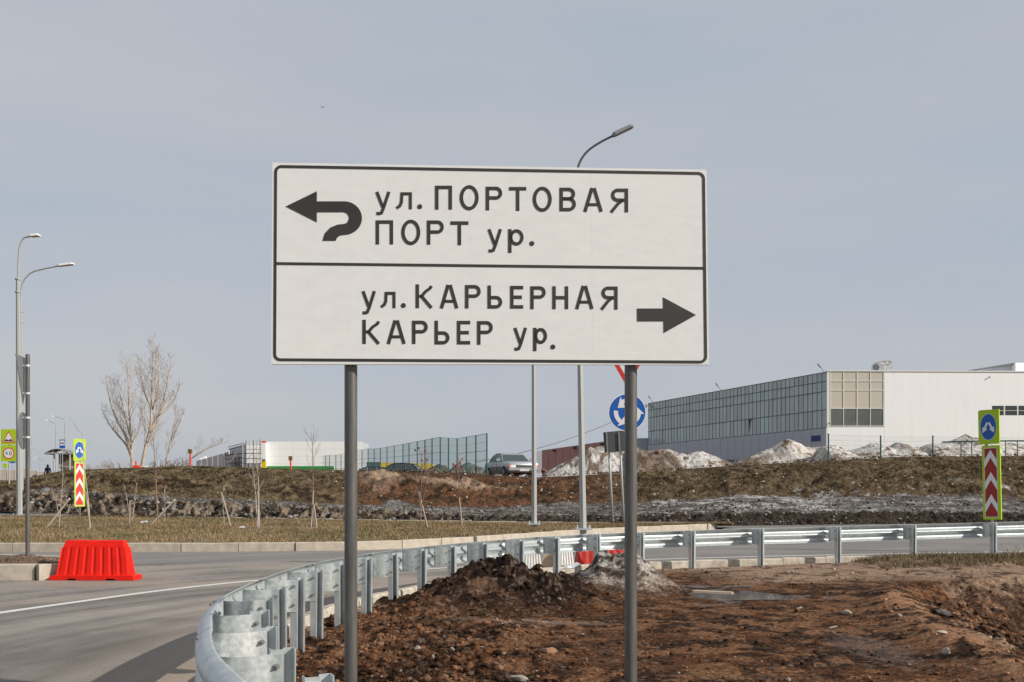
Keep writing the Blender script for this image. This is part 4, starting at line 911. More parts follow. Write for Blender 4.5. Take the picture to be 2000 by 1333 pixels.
def marker(label, Y, top, chev, base, cols, xpost, lean=.0, yaw=38):
    """top = (x0,y0,x1,y1) blue arrow panel, chev likewise"""
    pb = P(xpost, base, Y); t = thing('island_marker_sign', label, 'road sign', tuple(pb)); s = Y / 2000
    yel, blu, red_ = cols; cx = (top[0] + top[2]) / 2; ct = math.cos(R(yaw)) + math.sin(R(yaw)) * pb.x / pb.y; ax = Vector((math.cos(R(yaw)), -math.sin(R(yaw)), 0))
    F, n = facing(t, Vector(((cx - xpost) * s, -.06, 0)), ax)
    def panel(bx):
        w = (bx[2] - bx[0]) * s / ct; h = (bx[3] - bx[1]) * s; zc = (base - (bx[1] + bx[3]) / 2) * s; return w, h, zc, ((bx[0] + bx[2]) / 2 - cx) * s / ct
    b = MB(); b.tube([(0, .02, -.3), ((cx - xpost) * s, .02, (base - top[1]) * s - .1)], .036, 12); b.build('post', 'lamp_pole', t, True)
    w, h, zc, dx = panel(top); poly(t, F, n, 'arrow_panel', yel, sh(rrect(w, h, .05), dx, zc), 0, .02)
    for bx in (top, chev):
        w_, h_, z_, d_ = panel(bx); b = MB(); b.ribbon([F(d_ + w_ / 2, z_ - h_ / 2, .002), F(d_ + w_ / 2, z_ + h_ / 2, .002)], [F(d_ + w_ / 2 + .02, z_ - h_ / 2, .002), F(d_ + w_ / 2 + .02, z_ + h_ / 2, .002)], -n * .05); b.build('panel_edge', 'sign_yellow', t)
    ra = min(w * .39, 9); rb2 = h * .375; poly(t, F, n, 'white_ring', 'sign_face', sh(ell(ra * 1.05, rb2 * 1.04), dx, zc), .003); poly(t, F, n, 'blue_disc', blu, sh(ell(ra, rb2), dx, zc), .006)
    for s_ in (-1, 1):
        A = Vector((s_ * .10 * ra, .34 * rb2)); tp = Vector((s_ * .74 * ra, -.46 * rb2)); d_ = (tp - A).normalized(); q_ = Vector((-d_.y, d_.x)); L_ = (tp - A).length; hb = A + d_ * L_ * .52; w1 = .13 * ra; w2 = .36 * ra
        q = [A + q_ * w1, hb + q_ * w1, hb + q_ * w2, tp, hb - q_ * w2, hb - q_ * w1, A - q_ * w1]
        b = MB(); b.prism([F(dx + v_.x, zc + v_.y, .009) for v_ in q], -n * .003); b.build('white_arrow', 'sign_face', t)
    w, h, zc, dx = panel(chev); poly(t, F, n, 'chevron_panel', yel, sh(rrect(w, h, .02), dx, zc), 0, .02)
    iw, ih = w * .70, h * .925; poly(t, F, n, 'white_line', 'sign_face', sh([(-iw * .54, -ih * .508), (iw * .54, -ih * .508), (iw * .54, ih * .508), (-iw * .54, ih * .508)], dx, zc), .002)
    poly(t, F, n, 'red_field', red_, sh([(-iw / 2, -ih / 2), (iw / 2, -ih / 2), (iw / 2, ih / 2), (-iw / 2, ih / 2)], dx, zc), .005)
    for k in range(3):
        c0 = ih / 2 - .02 * ih - k * ih * .325; d = ih * .15; th_ = ih * .115
        q = [(-iw / 2, c0 - d), (0, c0), (iw / 2, c0 - d), (iw / 2, c0 - d - th_), (0, c0 - th_), (-iw / 2, c0 - d - th_)]
        b = MB(); b.prism([F(dx + a, zc + c, .008) for a, c in q[:2] + [q[4], q[5]]], -n * .003); b.prism([F(dx + a, zc + c, .008) for a, c in (q[1], q[2], q[3], q[4])], -n * .003); b.build('white_chevron', 'sign_face', t)
    t.rotation_euler.y = lean; return t
marker('yellow green marker with blue arrow disc and red white chevrons on the far left lawn', 42, (144.5, 858, 168, 901), (146.5, 902.5, 166.5, 990), 1009, ('sign_yellow', 'sign_blue', 'sign_red'), 155, 0, -40)
marker('lime green marker with blue arrow disc and dark red chevrons behind the guardrail at right', 25.5, (1913, 801, 1952, 868), (1919, 871, 1952.5, 1015), 1050, ('sign_yellow', 'sign_blue', 'sign_red_dk'), 1940, R(-1.2), 46)

# yellow speed / bump sign far left
Y0 = 56; p0 = P(17, 958, Y0); ss = thing('speed_limit_sign', 'yellow framed bump warning triangle over a round 40 speed limit at the left edge', 'road sign', tuple(p0)); s = Y0 / 2000
b = MB(); b.tube([(0, .05, -.6), (0, .05, 118 * s)], .04, 10); b.build('post', 'lamp_pole', ss)
F, n = facing(ss, Vector((0, 0, 0)), Vector((1, 0, 0))); W_ = 31 * s; zt = (958 - 854) * s; zb = (958 - 886) * s
poly(ss, F, n, 'upper_panel', 'sign_yellow', sh([(-W_ / 2, -15.2 * s), (W_ / 2, -15.2 * s), (W_ / 2, 15.2 * s), (-W_ / 2, 15.2 * s)], 0, zt), 0, .02)
poly(ss, F, n, 'lower_panel', 'sign_yellow', sh([(-W_ / 2, -15.8 * s), (W_ / 2, -15.8 * s), (W_ / 2, 15.8 * s), (-W_ / 2, 15.8 * s)], 0, zb), 0, .02)
def tr(k): return [(0, 12 * s * k), (-13.5 * s * k, -11 * s * k), (13.5 * s * k, -11 * s * k)]
poly(ss, F, n, 'red_triangle', 'sign_red', sh(tr(1), 0, zt), .003); poly(ss, F, n, 'white_triangle', 'sign_face', sh(tr(.78), 0, zt - .5 * s), .006)
poly(ss, F, n, 'bump_symbol', 'sign_black', sh([(-9 * s, -8.2 * s), (-6.5 * s, -5 * s), (-4 * s, -4 * s), (-1.5 * s, -5.8 * s), (0, -6.2 * s), (1.5 * s, -5.4 * s), (4 * s, -3.8 * s), (6.5 * s, -5 * s), (9 * s, -8.2 * s)], 0, zt), .009)
poly(ss, F, n, 'red_ring', 'sign_red', sh(ell(11.3 * s, 11.3 * s), 0, zb), .003); poly(ss, F, n, 'white_disc', 'sign_face', sh(ell(9.3 * s, 9.3 * s), 0, zb), .006)
def flat_stroke(b, F, pts, w, off, th=.003, closed=False):
    m_ = len(pts); L = []; Rr = []
    for i, p in enumerate(pts):
        p = Vector(p); a = Vector(pts[i - 1]) if (i or closed) else p; c = Vector(pts[(i + 1) % m_]) if (i < m_ - 1 or closed) else p; d = (c - a).normalized(); q = Vector((-d.y, d.x)) * w / 2
        L.append(F(*(p + q), off)); Rr.append(F(*(p - q), off))
    if closed: L.append(L[0]); Rr.append(Rr[0])
    b.ribbon(L, Rr, Vector((0, th, 0)))
b = MB(); flat_stroke(b, F, [(-2.0 * s, zb - .4 * s), (-6.2 * s, zb - .6 * s), (-2.6 * s, zb + 4 * s)], 1.1 * s, .009); flat_stroke(b, F, [(-3.0 * s, zb + 1.3 * s), (-3.0 * s, zb - 3.5 * s)], 1.1 * s, .0095); b.build('digit_four', 'sign_black', ss)
b = MB(); flat_stroke(b, F, [(3.7 * s + 2.2 * s * math.cos(i * math.pi / 8), zb + .3 * s + 3.6 * s * math.sin(i * math.pi / 8)) for i in range(16)], 1.1 * s, .009, closed=True); b.build('digit_zero', 'sign_black', ss)
# small far signs
for x0, y0, x1, y1, Y, m_, lb in ((19, 901.5, 30, 905, 150, 'sign_blue', 'tiny far blue sign just under the yellow speed limit sign'), (5, 906, 14, 914, 150, 'sign_yellow', 'tiny far yellow square sign on the pale fence at the left edge'), (65, 928, 72, 933, 110, 'sign_blue', 'small blue sign at the foot of the bank left of the person')):
    pb = P((x0 + x1) / 2, 938, Y); t = thing('far_sign', lb, 'road sign', tuple(pb)); s2 = Y / 2000; b = MB(); b.tube([(0, .06, -.8), (0, .06, (938 - y0) * s2)], .05, 6); b.build('post', 'lamp_pole', t)
    b = MB(); w = (x1 - x0) / 2 * s2; b.box((-w, -.02, (938 - y1) * s2), (w, .02, (938 - y0) * s2)); b.build('plate', m_, t)

# ------------------------------------------------------------------ bus stop, person, fence at far left
Y0 = 95; s = Y0 / 2000; pb = P(121, 921, Y0); bs2 = thing('bus_shelter', 'small brown bus shelter with an arched grey roof on the bank at left', 'bus shelter', tuple(pb))
H_ = (921 - 887) * s
for xx in (-10.5, 20): 
    for dy in (-.5, .6): b = MB(); b.tube([(xx * s, dy, -.6), (xx * s, dy, H_)], .07, 6); b.build('column', 'shelter_frame', bs2)
b = MB(); b.box((-8.5 * s, .62, .0), (19 * s, .68, H_)); b.build('rear_panel', 'shelter', bs2)
b = MB(); b.box((-9.5 * s, .52, .42), (20 * s, .60, .50)); b.build('crossbar', 'shelter_frame', bs2)
b = MB(); b.box((5 * s, .1, .28), (18 * s, .5, .36)); b.build('bench', 'wood', bs2)
arcp = [(x * s, (H_ + (8.0 - ((x + 2) / 23) ** 2 * 8.5) * s)) for x in range(-26, 23, 4)]
b = MB(); b.ribbon([Vector((x, -.9, z)) for x, z in arcp], [Vector((x, .9, z)) for x, z in arcp], (0, 0, .06)); b.build('roof', 'roof_sheet', bs2)
b = MB(); b.tube([(-24 * s, -.8, H_ + .02), (22 * s, -.8, H_ + .02)], .06, 6); [b.tube([(x * s, -.8, H_), ((x + 5) * s, -.8, H_ + .22)], .03, 5) for x in (-14, -4, 6, 14)]; b.build('roof_frame', 'shelter_frame', bs2)
Y0 = 90; s = Y0 / 2000; pb = P(121.5, 922, Y0); t = thing('bus_stop_sign', 'blue and white bus stop sign standing above the shelter roof', 'road sign', tuple(pb)); b = MB(); b.tube([(0, .05, -.5), (0, .05, 60 * s)], .035, 8); b.build('post', 'lamp_pole', t)
F, n = facing(t, Vector((0, 0, 0)), Vector((1, 0, 0))); poly(t, F, n, 'blue_plate', 'sign_blue', sh([(-5.5 * s, -8.5 * s), (5.5 * s, -8.5 * s), (5.5 * s, 8.5 * s), (-5.5 * s, 8.5 * s)], 0, 54.5 * s), 0, .02)
poly(t, F, n, 'white_field', 'sign_face', sh([(-4.5 * s, -3 * s), (4.5 * s, -3 * s), (4.5 * s, 6.5 * s), (-4.5 * s, 6.5 * s)], 0, 54.5 * s), .004)
poly(t, F, n, 'bus_symbol', 'sign_black', sh([(-3.5 * s, -1.1 * s), (3.5 * s, -1.1 * s), (3.5 * s, .8 * s), (2.6 * s, 1.5 * s), (-3.5 * s, 1.2 * s)], 0, 55.8 * s), .007)

def figure(label, loc, h, rz):
    t = thing('person', label, 'person', loc, rz); k = h / 1.75
    J = {'pelvis': (0, 0, .93), 'chest': (0, .02, 1.30), 'neck': (0, .03, 1.48), 'head': (0, .02, 1.60), 'crown': (0, .02, 1.70), 'ls': (-.19, .02, 1.40), 'rs': (.19, .02, 1.40), 'le': (-.27, .05, 1.12), 're': (.27, -.03, 1.12), 'lw': (-.27, -.10, .90), 'rw': (.27, .06, .88), 'lf': (-.27, -.12, .80), 'rf': (.27, .07, .78),
         'lh': (-.10, 0, .90), 'rh': (.10, 0, .90), 'lk': (-.11, -.12, .50), 'rk': (.11, .05, .50), 'la': (-.11, -.10, .09), 'ra': (.11, .25, .12), 'lt': (-.12, -.26, .04), 'rt': (.12, .14, .04)}
    E = [('pelvis', 'chest'), ('chest', 'neck'), ('neck', 'head'), ('head', 'crown'), ('chest', 'ls'), ('chest', 'rs'), ('ls', 'le'), ('rs', 're'), ('le', 'lw'), ('re', 'rw'), ('lw', 'lf'), ('rw', 'rf'), ('pelvis', 'lh'), ('pelvis', 'rh'), ('lh', 'lk'), ('rh', 'rk'), ('lk', 'la'), ('rk', 'ra'), ('la', 'lt'), ('ra', 'rt')]
    Rd = {'pelvis': .15, 'chest': .17, 'neck': .06, 'head': .095, 'crown': .08, 'ls': .085, 'rs': .085, 'le': .06, 're': .06, 'lw': .045, 'rw': .045, 'lf': .035, 'rf': .035, 'lh': .10, 'rh': .10, 'lk': .075, 'rk': .075, 'la': .05, 'ra': .05, 'lt': .04, 'rt': .04}
    ks_ = list(J); me = bpy.data.meshes.new('body'); me.from_pydata([tuple(c * k for c in J[q]) for q in ks_], [(ks_.index(a), ks_.index(c)) for a, c in E], []); o = bpy.data.objects.new('body', me); COL.objects.link(o); o.parent = t
    me.materials.append(M['cloth']); m_ = o.modifiers.new('skin', 'SKIN'); o.modifiers.new('sub', 'SUBSURF').levels = 1
    for i, q in enumerate(ks_): me.skin_vertices[0].data[i].radius = (Rd[q] * k, Rd[q] * k * .85); me.skin_vertices[0].data[i].use_root = (q == 'pelvis')
    b = MB(); b.tube([(0, .02 * k, 1.57 * k), (0, .025 * k, 1.63 * k), (0, .025 * k, 1.69 * k), (0, .02 * k, 1.735 * k)], [.10 * k, .108 * k, .098 * k, .05 * k], 12); b.build('hair', 'hair', t, True)
    b = MB(); b.tube([(-.0, -.0, 1.50 * k), (0, 0, 1.56 * k)], .068 * k, 10); b.build('neck', 'skin', t, True)
    return t
pp = P(93.5, 945, 95); figure('person in dark clothes walking away on the bank beside the bus shelter', (pp.x, 95, pp.z), 1.78, math.pi)
# pale fence far left
pb = P(30, 940, 200); ft = thing('concrete_fence', 'pale fence of concrete panels far beyond the bank at the left edge', 'fence', tuple(pb)); s = .1
for k in range(-9, 5):
    b = MB(); b.box((k * 1.45, -.06, -1), (k * 1.45 + 1.33, .06, 2.2 + .12 * math.sin(k * 1.7) - max(0, k - 1) * .16)); b.build('fence_panel', 'fence_pale', ft)
    b = MB(); b.box((k * 1.45 - .12, -.12, -1), (k * 1.45, .12, 2.35 - max(0, k - 1) * .16)); b.build('fence_post', 'fence_pale', ft)

# ------------------------------------------------------------------ small red posts
def redpost(label, x, Y, ybase, ytop, cap=True):
    pb = P(x, ybase + 4, Y); s = Y / 2000; t = thing('marker_post', label, 'marker post', tuple(pb), group='red marker posts on the embankment'); h = (ybase + 4 - ytop) * s
    b = MB(); b.tube([(0, 0, -.2), (-.03, 0, h - (.2 if cap else 0))], .052, 8); b.build('post', 'hydrant', t)
    b = MB()
    if cap: b.box((-.13, -.10, h - .24), (.06, .10, h)); b.build('box', 'hydrant_box', t)
    else: b.box((-.17, -.17, -.1), (.20, .17, .22)); b.build('base', 'hydrant', t)
redpost('red post with a small brown box on top, right of the bare trees', 372.5, 60.5, 911, 878); redpost('red post with a small brown box on top, before the white hall with green base', 568.5, 60.5, 919, 891.5); redpost('short red post with a thick foot between the two bare tree trunks', 266.5, 60.5, 913, 901, False)
# ------------------------------------------------------------------ trees
def branch_mesh(rng, p0, d0, length, r0, depth, out, up=.12, kids=(5, 8), spread=(25, 50), wob=.10, kl=(.35, .6)):
    n = max(3, int(5 + depth)); pts = [p0]; d = d0.normalized(); rs = [r0]
    for i in range(n):
        d = (d + Vector((rng.gauss(0, wob), rng.gauss(0, wob), rng.gauss(0, wob * .5) + up * .8))).normalized(); pts.append(pts[-1] + d * length / n); rs.append(max(.004, r0 * (1 - .80 * (i + 1) / n)))
    out.append((pts, rs, depth))
    if depth <= 0: return
    k = rng.randint(*kids)
    for j in range(k):
        f = .22 + .74 * (j + rng.random() * .8) / k; q = min(n - 1, int(f * n)); p = pts[q].lerp(pts[q + 1], f * n - q); dd = (pts[q + 1] - pts[q]).normalized()
        ax = dd.cross(Vector((rng.gauss(0, 1), rng.gauss(0, 1), rng.gauss(0, 1)))).normalized(); a = R(rng.uniform(*spread)); nd = Matrix.Rotation(a, 3, ax) @ dd
        branch_mesh(rng, p, nd, length * rng.uniform(*kl) * (1.15 - .65 * f), rs[q] * .42, depth - 1, out, up, kids, spread, wob * 1.15, kl)
def tree(name, label, base, stems, seed, cat='tree', group=None, barkm='bark', tm='twig', minr=.01, kids=(4, 7), depth=3, up=.12, spread=(25, 50), kl=(.35, .6)):
    rng = random.Random(seed); t = thing(name, label, cat, tuple(base), group=group); tb = MB(); cb = MB()
    for pts, r0, lim in stems:
        pts = catmull([Vector(p) for p in pts], 5); n = len(pts); rs = [max(minr, r0 * (1 - .88 * i / (n - 1))) for i in range(n)]; tb.tube(pts, rs, 8)
        L = sum((b_ - a_).length for a_, b_ in zip(pts, pts[1:])); out = []
        for k in range(lim):
            f = .18 + .80 * (k + rng.random()) / lim; q = min(n - 2, int(f * (n - 1))); dd = (pts[q + 1] - pts[q]).normalized(); a0 = rng.uniform(0, 6.28)
            nd = (dd * 1.0 + Vector((math.cos(a0), math.sin(a0), 0)) * rng.uniform(.5, .95)).normalized(); branch_mesh(rng, pts[q], nd, L * rng.uniform(.26, .40) * (1.12 - .72 * f), max(minr, rs[q] * .36), depth - 1, out, up, kids, spread, .10, kl)
        for pp_, rr_, dep in out: cb.tube(pp_, [max(minr * (.6 if dep == 0 else .8), r_) for r_ in rr_], 3 if dep < 2 else 5, False)
    tb.build('trunk', barkm, t, True); mesh('crown', cb.v, cb.f, tm, t); return t
def stem(Y, base, pts): return [P(x, y, Y) - base + Vector((0, dz, 0)) for x, y, dz in pts]
Y0 = 84; b1 = P(258, 920, Y0)
tree('birch_tree', 'tall bare multi stemmed tree with pale trunk, left of the pair on the bank', b1, [(stem(Y0, b1, [(258, 920, 0), (257, 880, 0), (253, 810, 0), (249, 750, .2), (247, 704, .2)]), .13, 26), (stem(Y0, b1, [(256, 892, 0), (243, 868, .3), (222, 845, .4), (205, 822, .5), (196, 800, .3)]), .10, 15), (stem(Y0, b1, [(256, 872, 0), (238, 835, -.3), (224, 800, -.5), (216, 765, -.6), (212, 745, -.4)]), .09, 15), (stem(Y0, b1, [(258, 865, 0), (270, 838, .2), (273, 805, .3), (272, 785, .2)]), .06, 9), (stem(Y0, b1, [(253, 850, 0), (238, 800, .5), (230, 765, .4), (228, 735, .3)]), .07, 13)], 5, minr=.0052)
Y0 = 82; b2 = P(277, 918, Y0)
tree('birch_tree', 'tallest bare tree with pale leaning trunk, right of the pair on the bank', b2, [(stem(Y0, b2, [(276, 918, 0), (283, 880, 0), (294, 830, .0), (296, 770, 0), (298, 715, .1), (297, 678, .1)]), .15, 32), (stem(Y0, b2, [(292, 845, 0), (307, 812, .3), (317, 775, .5), (325, 735, .4), (331, 700, .4)]), .11, 20), (stem(Y0, b2, [(296, 800, 0), (286, 765, -.4), (279, 735, -.4), (277, 700, -.3)]), .08, 15), (stem(Y0, b2, [(298, 800, 0), (312, 765, -.4), (314, 725, -.5), (313, 695, -.3)]), .08, 15), (stem(Y0, b2, [(310, 812, 0), (330, 790, .5), (343, 765, .4), (350, 745, .2)]), .06, 12)], 9, minr=.0052)
Y0 = 88; b3 = P(324, 918, Y0)
tree('small_tree', 'slender bare young tree right of the tallest one on the bank', b3, [(stem(Y0, b3, [(323, 918, 0), (328, 885, 0), (335, 855, 0), (342, 820, 0), (343, 800, 0)]), .09, 14), (stem(Y0, b3, [(334, 860, 0), (347, 835, 0), (354, 815, 0), (362, 802, 0)]), .05, 8)], 12, minr=.0065, tm='twig')
Y0 = 86; b4 = P(366, 918, Y0)
tree('leaning_branch', 'long bare limb leaning low to the right behind the red post', b4, [(stem(Y0, b4, [(352, 916, 0), (362, 905, 0), (385, 888, 0), (405, 877, 0), (425, 869, 0), (450, 861, 0)]), .07, 12)], 21, minr=.0065)
for i, (x, w, h, Y, lb) in enumerate(((225, 24, 22, 76, 'low tangle of bare brush left of the bare trees'), (303, 18, 20, 74, 'small bare bush between the tallest tree and the slender one'), (345, 22, 28, 76, 'reddish bare bush left of the red post'), (190, 10, 16, 70, 'thin bare shrub on the bank right of the yellow chevron sign'), (385, 16, 16, 90, 'faint bare bush right of the red post'))):
    bb = P(x, 918, Y); s = Y / 2000; rng = random.Random(i + 50); t = thing('bare_bush', lb, 'bush', tuple(bb)); m_ = MB(); out = []
    for k in range(int(w * 1.1)): branch_mesh(rng, Vector((rng.uniform(-w, w) * s, rng.uniform(-1, 1), -.2)), Vector((rng.gauss(0, .35), rng.gauss(0, .3), 1)), h * s * rng.uniform(.6, 1.1), .013, 2, out, .05, (3, 6), (20, 55))
    for pp_, rr_, dep in out: m_.tube(pp_, [max(.006, r_) for r_ in rr_], 3, False)
    mesh('crown', m_.v, m_.f, 'twig_red' if i in (2, 1) else 'twig', t)
# saplings of the lawn
def sapling(label, stems, Y, seed, n=9, tm='twig_red', stakes=(), leaves=0, up=.16):
    x0, y0 = stems[0][0][0]; base = P(x0, y0, Y); zb_ = lawn_z(x0, Y); base.z = zb_
    rng = random.Random(seed); t = thing('sapling', label, 'young tree', tuple(base), group='staked saplings on the traffic island'); tb = MB(); cb = MB(); lf = MB(); s = Y / 2000
    for pts, r0 in stems:
        q0 = [Vector(((x - x0) * s, rng.uniform(-.1, .1), (y0 - y) * s)) for x, y in pts]; q0[0].z -= .1; pts = catmull(q0, 4); m_ = len(pts); rs = [max(.007, r0 * (1 - .75 * i / (m_ - 1))) for i in range(m_)]; tb.tube(pts, rs, 6)
        out = []
        for k in range(n):
            f = .30 + .68 * (k + rng.random()) / n; q = min(m_ - 2, int(f * (m_ - 1))); a0 = rng.uniform(0, 6.28); dd = (pts[q + 1] - pts[q]).normalized(); nd = (dd + Vector((math.cos(a0), math.sin(a0), 0)) * rng.uniform(.4, .8)).normalized(); branch_mesh(rng, pts[q], nd, (pts[-1] - pts[0]).length * rng.uniform(.12, .25), .008, 1, out, up, (2, 4), (20, 45))
        for pp_, rr_, dep in out:
            cb.tube(pp_, [max(.0032, r_) for r_ in rr_], 3, False)
            if leaves and rng.random() < leaves: e = pp_[-1]; lf.prism([e, e + Vector((.05, .02, -.04)), e + Vector((.02, 0, -.10)), e + Vector((-.04, .0, -.05))], (0, .01, .0))
    tb.build('trunk', tm, t, True); mesh('crown', cb.v, cb.f, tm, t)
    if lf.v: lf.build('dry_leaves', 'leaf_dry', t)
def stake(label, x0, y0, x1, y1, Y):
    base = P(x0, y0, Y); base.z = lawn_z(x0, Y); s = Y / 2000; L = Vector(((x1 - x0) * s, random.uniform(-.3, .3), (y0 - y1) * s)); o0 = MB(); o0.tube([-L.normalized() * .12, L * .5 + Vector((.01, 0, 0)), L], [.036, .033, .031], 6); o = o0.build('wooden_stake', 'stake_pale' if label.startswith('pale') else 'stake'); o.location = base; tag(o, label, 'stake', 'wooden stakes on the traffic island')
stake('pale wooden stake leaning far right at the left end of the lawn', 90, 1043, 143, 985, 34.5); stake('upright wooden stake just right of the left chevron sign', 176, 1045, 168, 972, 34.3); stake('short upright stake between the chevron sign and the reddish sapling', 252, 1024, 257, 980, 38.5)
stake('pale wooden stake leaning right over the reddish sapling', 295, 1028, 346, 980, 37.8); stake('dark stake leaning left, alone in the middle of the left lawn', 450, 1032, 429, 966, 37)
stake('grey stake standing against the double stemmed sapling', 506, 1041, 506, 970, 35.5); stake('left of two stakes crossed at the sapling before the white hall', 607, 1036, 612, 965, 36.8); stake('right of two stakes crossed at the sapling before the white hall', 618, 1036, 611, 990, 36.6)
stake('stake leaning left beside the forked sapling right of the sign post', 835, 1035, 817, 964, 37.5); stake('stake tied to the sapling with dry leaves', 902, 1028, 897, 972, 39)
sapling('thin shrubby sapling left of the left chevron sign', [([(117, 1040), (118, 985), (122, 935)], .012), ([(117, 1040), (112, 1000), (106, 975)], .009)], 35, 1, 6, 'twig')
sapling('tall thin sapling rising just right of the left chevron sign', [([(174, 1042), (170, 985), (166, 910), (163, 845)], .022)], 34.2, 2, 7, 'twig')
sapling('small pale sapling behind the short upright stake', [([(258, 1010), (264, 965), (268, 935)], .014), ([(254, 1005), (246, 960), (240, 940)], .010)], 40, 3, 7, 'twig')
sapling('reddish tall sapling crossed by a leaning pale stake', [([(311, 1035), (308, 990), (304, 930), (302, 880), (300, 862)], .026)], 36.3, 4, 9)
sapling('small faint sapling between the reddish one and the dark leaning stake', [([(322, 1022), (323, 985), (322, 955)], .012)], 39, 41, 5, 'twig')
sapling('low twiggy sapling at the top of the dark leaning stake', [([(438, 1030), (438, 990), (438, 952)], .012)], 37.4, 42, 7, 'twig')
sapling('double stemmed sapling left of the left sign post', [([(502, 1046), (499, 985), (494, 940), (490, 922)], .020), ([(504, 1044), (504, 970), (503, 925), (501, 905)], .022)], 34.6, 5, 7, 'twig')
sapling('tallest staked sapling before the white hall with green base', [([(611, 1036), (611, 975), (611, 920), (611, 885), (609, 852)], .026)], 36.9, 6, 10)
sapling('forked sapling with many twigs right of the left sign post', [([(822, 1036), (822, 980), (823, 930), (824, 885)], .024), ([(822, 1000), (815, 960), (814, 930)], .013), ([(824, 985), (832, 950), (834, 915), (836, 890)], .014)], 37.0, 7, 9, 'twig_red', leaves=.06)
sapling('sapling with a few dry red leaves, right one of the lawn', [([(900, 1029), (898, 980), (896, 930), (895, 890)], .020)], 39.5, 8, 9, 'twig_red', leaves=.45)
# ------------------------------------------------------------------ far buildings
def quad(parent, name, m, a, b_, c, d, th=(0, .15, 0)):
    q = MB(); q.prism([a, b_, c, d], th); return q.build(name, m, parent)
# white hall with green base
Yh = 180; o0 = P(513, 930, Yh); wh = thing('white_hall', 'long low white hall with a green band at its foot, behind the left sign post', 'building', tuple(o0))
def Q(x, y, Y=Yh, dy=0): return P(x, y, Y) - o0 + Vector((0, dy, 0))
xs_ = [513, 520] + [520 + 26.6 * k for k in range(1, 8)]; ys_ = [863, 878, 892, 906, 932]
for i in range(len(xs_) - 1):
    for j in range(4): quad(wh, 'wall_panel', 'clad_white', Q(xs_[i] + .08, ys_[j] + .08), Q(xs_[i + 1] - .08, ys_[j] + .08), Q(xs_[i + 1] - .08, ys_[j + 1] - .08), Q(xs_[i] + .08, ys_[j + 1] - .08))
q = MB(); q.prism([Q(513, 863.4, dy=.1), Q(706, 863.4, dy=.1), Q(706, 932, dy=.1), Q(513, 932, dy=.1)], (0, 9, 0)); q.build('core', 'clad_grey', wh)
quad(wh, 'green_band', 'clad_green', Q(521, 911, dy=-.2), Q(652, 911, dy=-.2), Q(652, 932, dy=-.2), Q(521, 932, dy=-.2))
pl = thing('pylon_sign', 'tall white pylon with red cap and yellow panel at the white hall corner', 'sign', tuple(P(515, 930, 172)))
for y0, y1, m_ in ((862, 865, 'hydrant'), (865.2, 900, 'clad_white'), (900.2, 916, 'clad_yellow'), (916.2, 932, 'clad_white')): quad(pl, 'panel', m_, *[P(x, y, 172) - P(515, 930, 172) for x, y in ((511, y0), (519, y0), (519, y1), (511, y1))], th=(0, .5, 0))
quad(pl, 'notice', 'clad_dark', *[P(x, y, 171.8) - P(515, 930, 172) for x, y in ((512.5, 897), (517.5, 897), (517.5, 900), (512.5, 900))])
# side wing with scaffold
o0 = P(440, 930, 190); wg = thing('pale_wing', 'pale pinkish side wing of the hall running back to the left', 'building', tuple(o0))
for k in range(6):
    f0, f1 = k / 6 + .004, (k + 1) / 6 - .004
    def W_(f, top): 
        Y = 235 + (182 - 235) * f; x = 383 + (447 - 383) * f; y = (901 + (883 - 901) * f) if top else 931; return P(x, y, Y) - o0
    quad(wg, 'wall_panel', 'clad_pink', W_(f0, 1), W_(f1, 1), W_(f1, 0), W_(f0, 0), th=(.1, .3, 0))
quad(wg, 'roof_light', 'clad_white', *[P(x, y, 236) - o0 for x, y in ((390, 896), (400, 892), (404, 897), (390, 900))], th=(0, 1, 0))
o0 = P(480, 930, 176); an = thing('hall_annex', 'grey white annex wrapped in scaffolding left of the pylon', 'building', tuple(o0))
quad(an, 'wall', 'clad_white', *[P(x, y, 178) - o0 for x, y in ((480, 867), (512, 865), (512, 931), (480, 931))], th=(0, 6, 0)); quad(an, 'side_wall', 'clad_grey', *[(P(x, y, Y) - o0) for x, y, Y in ((449, 877, 196), (480, 867, 178), (480, 931, 178), (449, 931, 196))], th=(.1, .3, 0))
for k in range(3): quad(an, 'dark_opening', 'clad_dark', *[P(x, y, 177.9) - o0 for x, y in ((484 + 9 * k, 905), (490 + 9 * k, 905), (490 + 9 * k, 920), (484 + 9 * k, 920))], th=(0, .1, 0))
o0 = P(476, 930, 172); sc_ = thing('scaffold', 'steel scaffold of thin tubes around the corner of the white annex', 'scaffold', tuple(o0))
for i, x in enumerate((441, 445, 450, 455, 461, 467, 473)):
    b = MB(); b.tube([P(x, 932, 174) - o0, P(x, 884 - (x - 441) * .15, 174) - o0], .07, 4); b.build('upright', 'scaf', sc_)
for i, x in enumerate((474, 480.5, 488, 495, 501.5, 508)):
    b = MB(); b.tube([P(x, 932, 171) - o0, P(x, 859 + (i % 2) * 2, 171) - o0], .075, 4); b.build('upright', 'scaf_light' if i % 2 == 0 else 'scaf', sc_)
for y in (889, 897, 906, 914): b = MB(); b.tube([P(440, y + 1, 174) - o0, P(474, y - 3, 174) - o0], .08, 4); b.build('ledger', 'scaf', sc_)
for y in (868, 878, 886, 896, 906, 914): b = MB(); b.tube([P(473, y, 171) - o0, P(511, y, 171) - o0], .06, 4); b.build('ledger', 'scaf_light' if y < 880 else 'scaf', sc_)
for x, y in ((480, 905), (490, 890), (500, 870), (452, 900)): b = MB(); b.tube([P(x, y, 171) - o0, P(x + 9, y - 14, 171) - o0], .05, 4); b.build('brace', 'scaf_light', sc_)
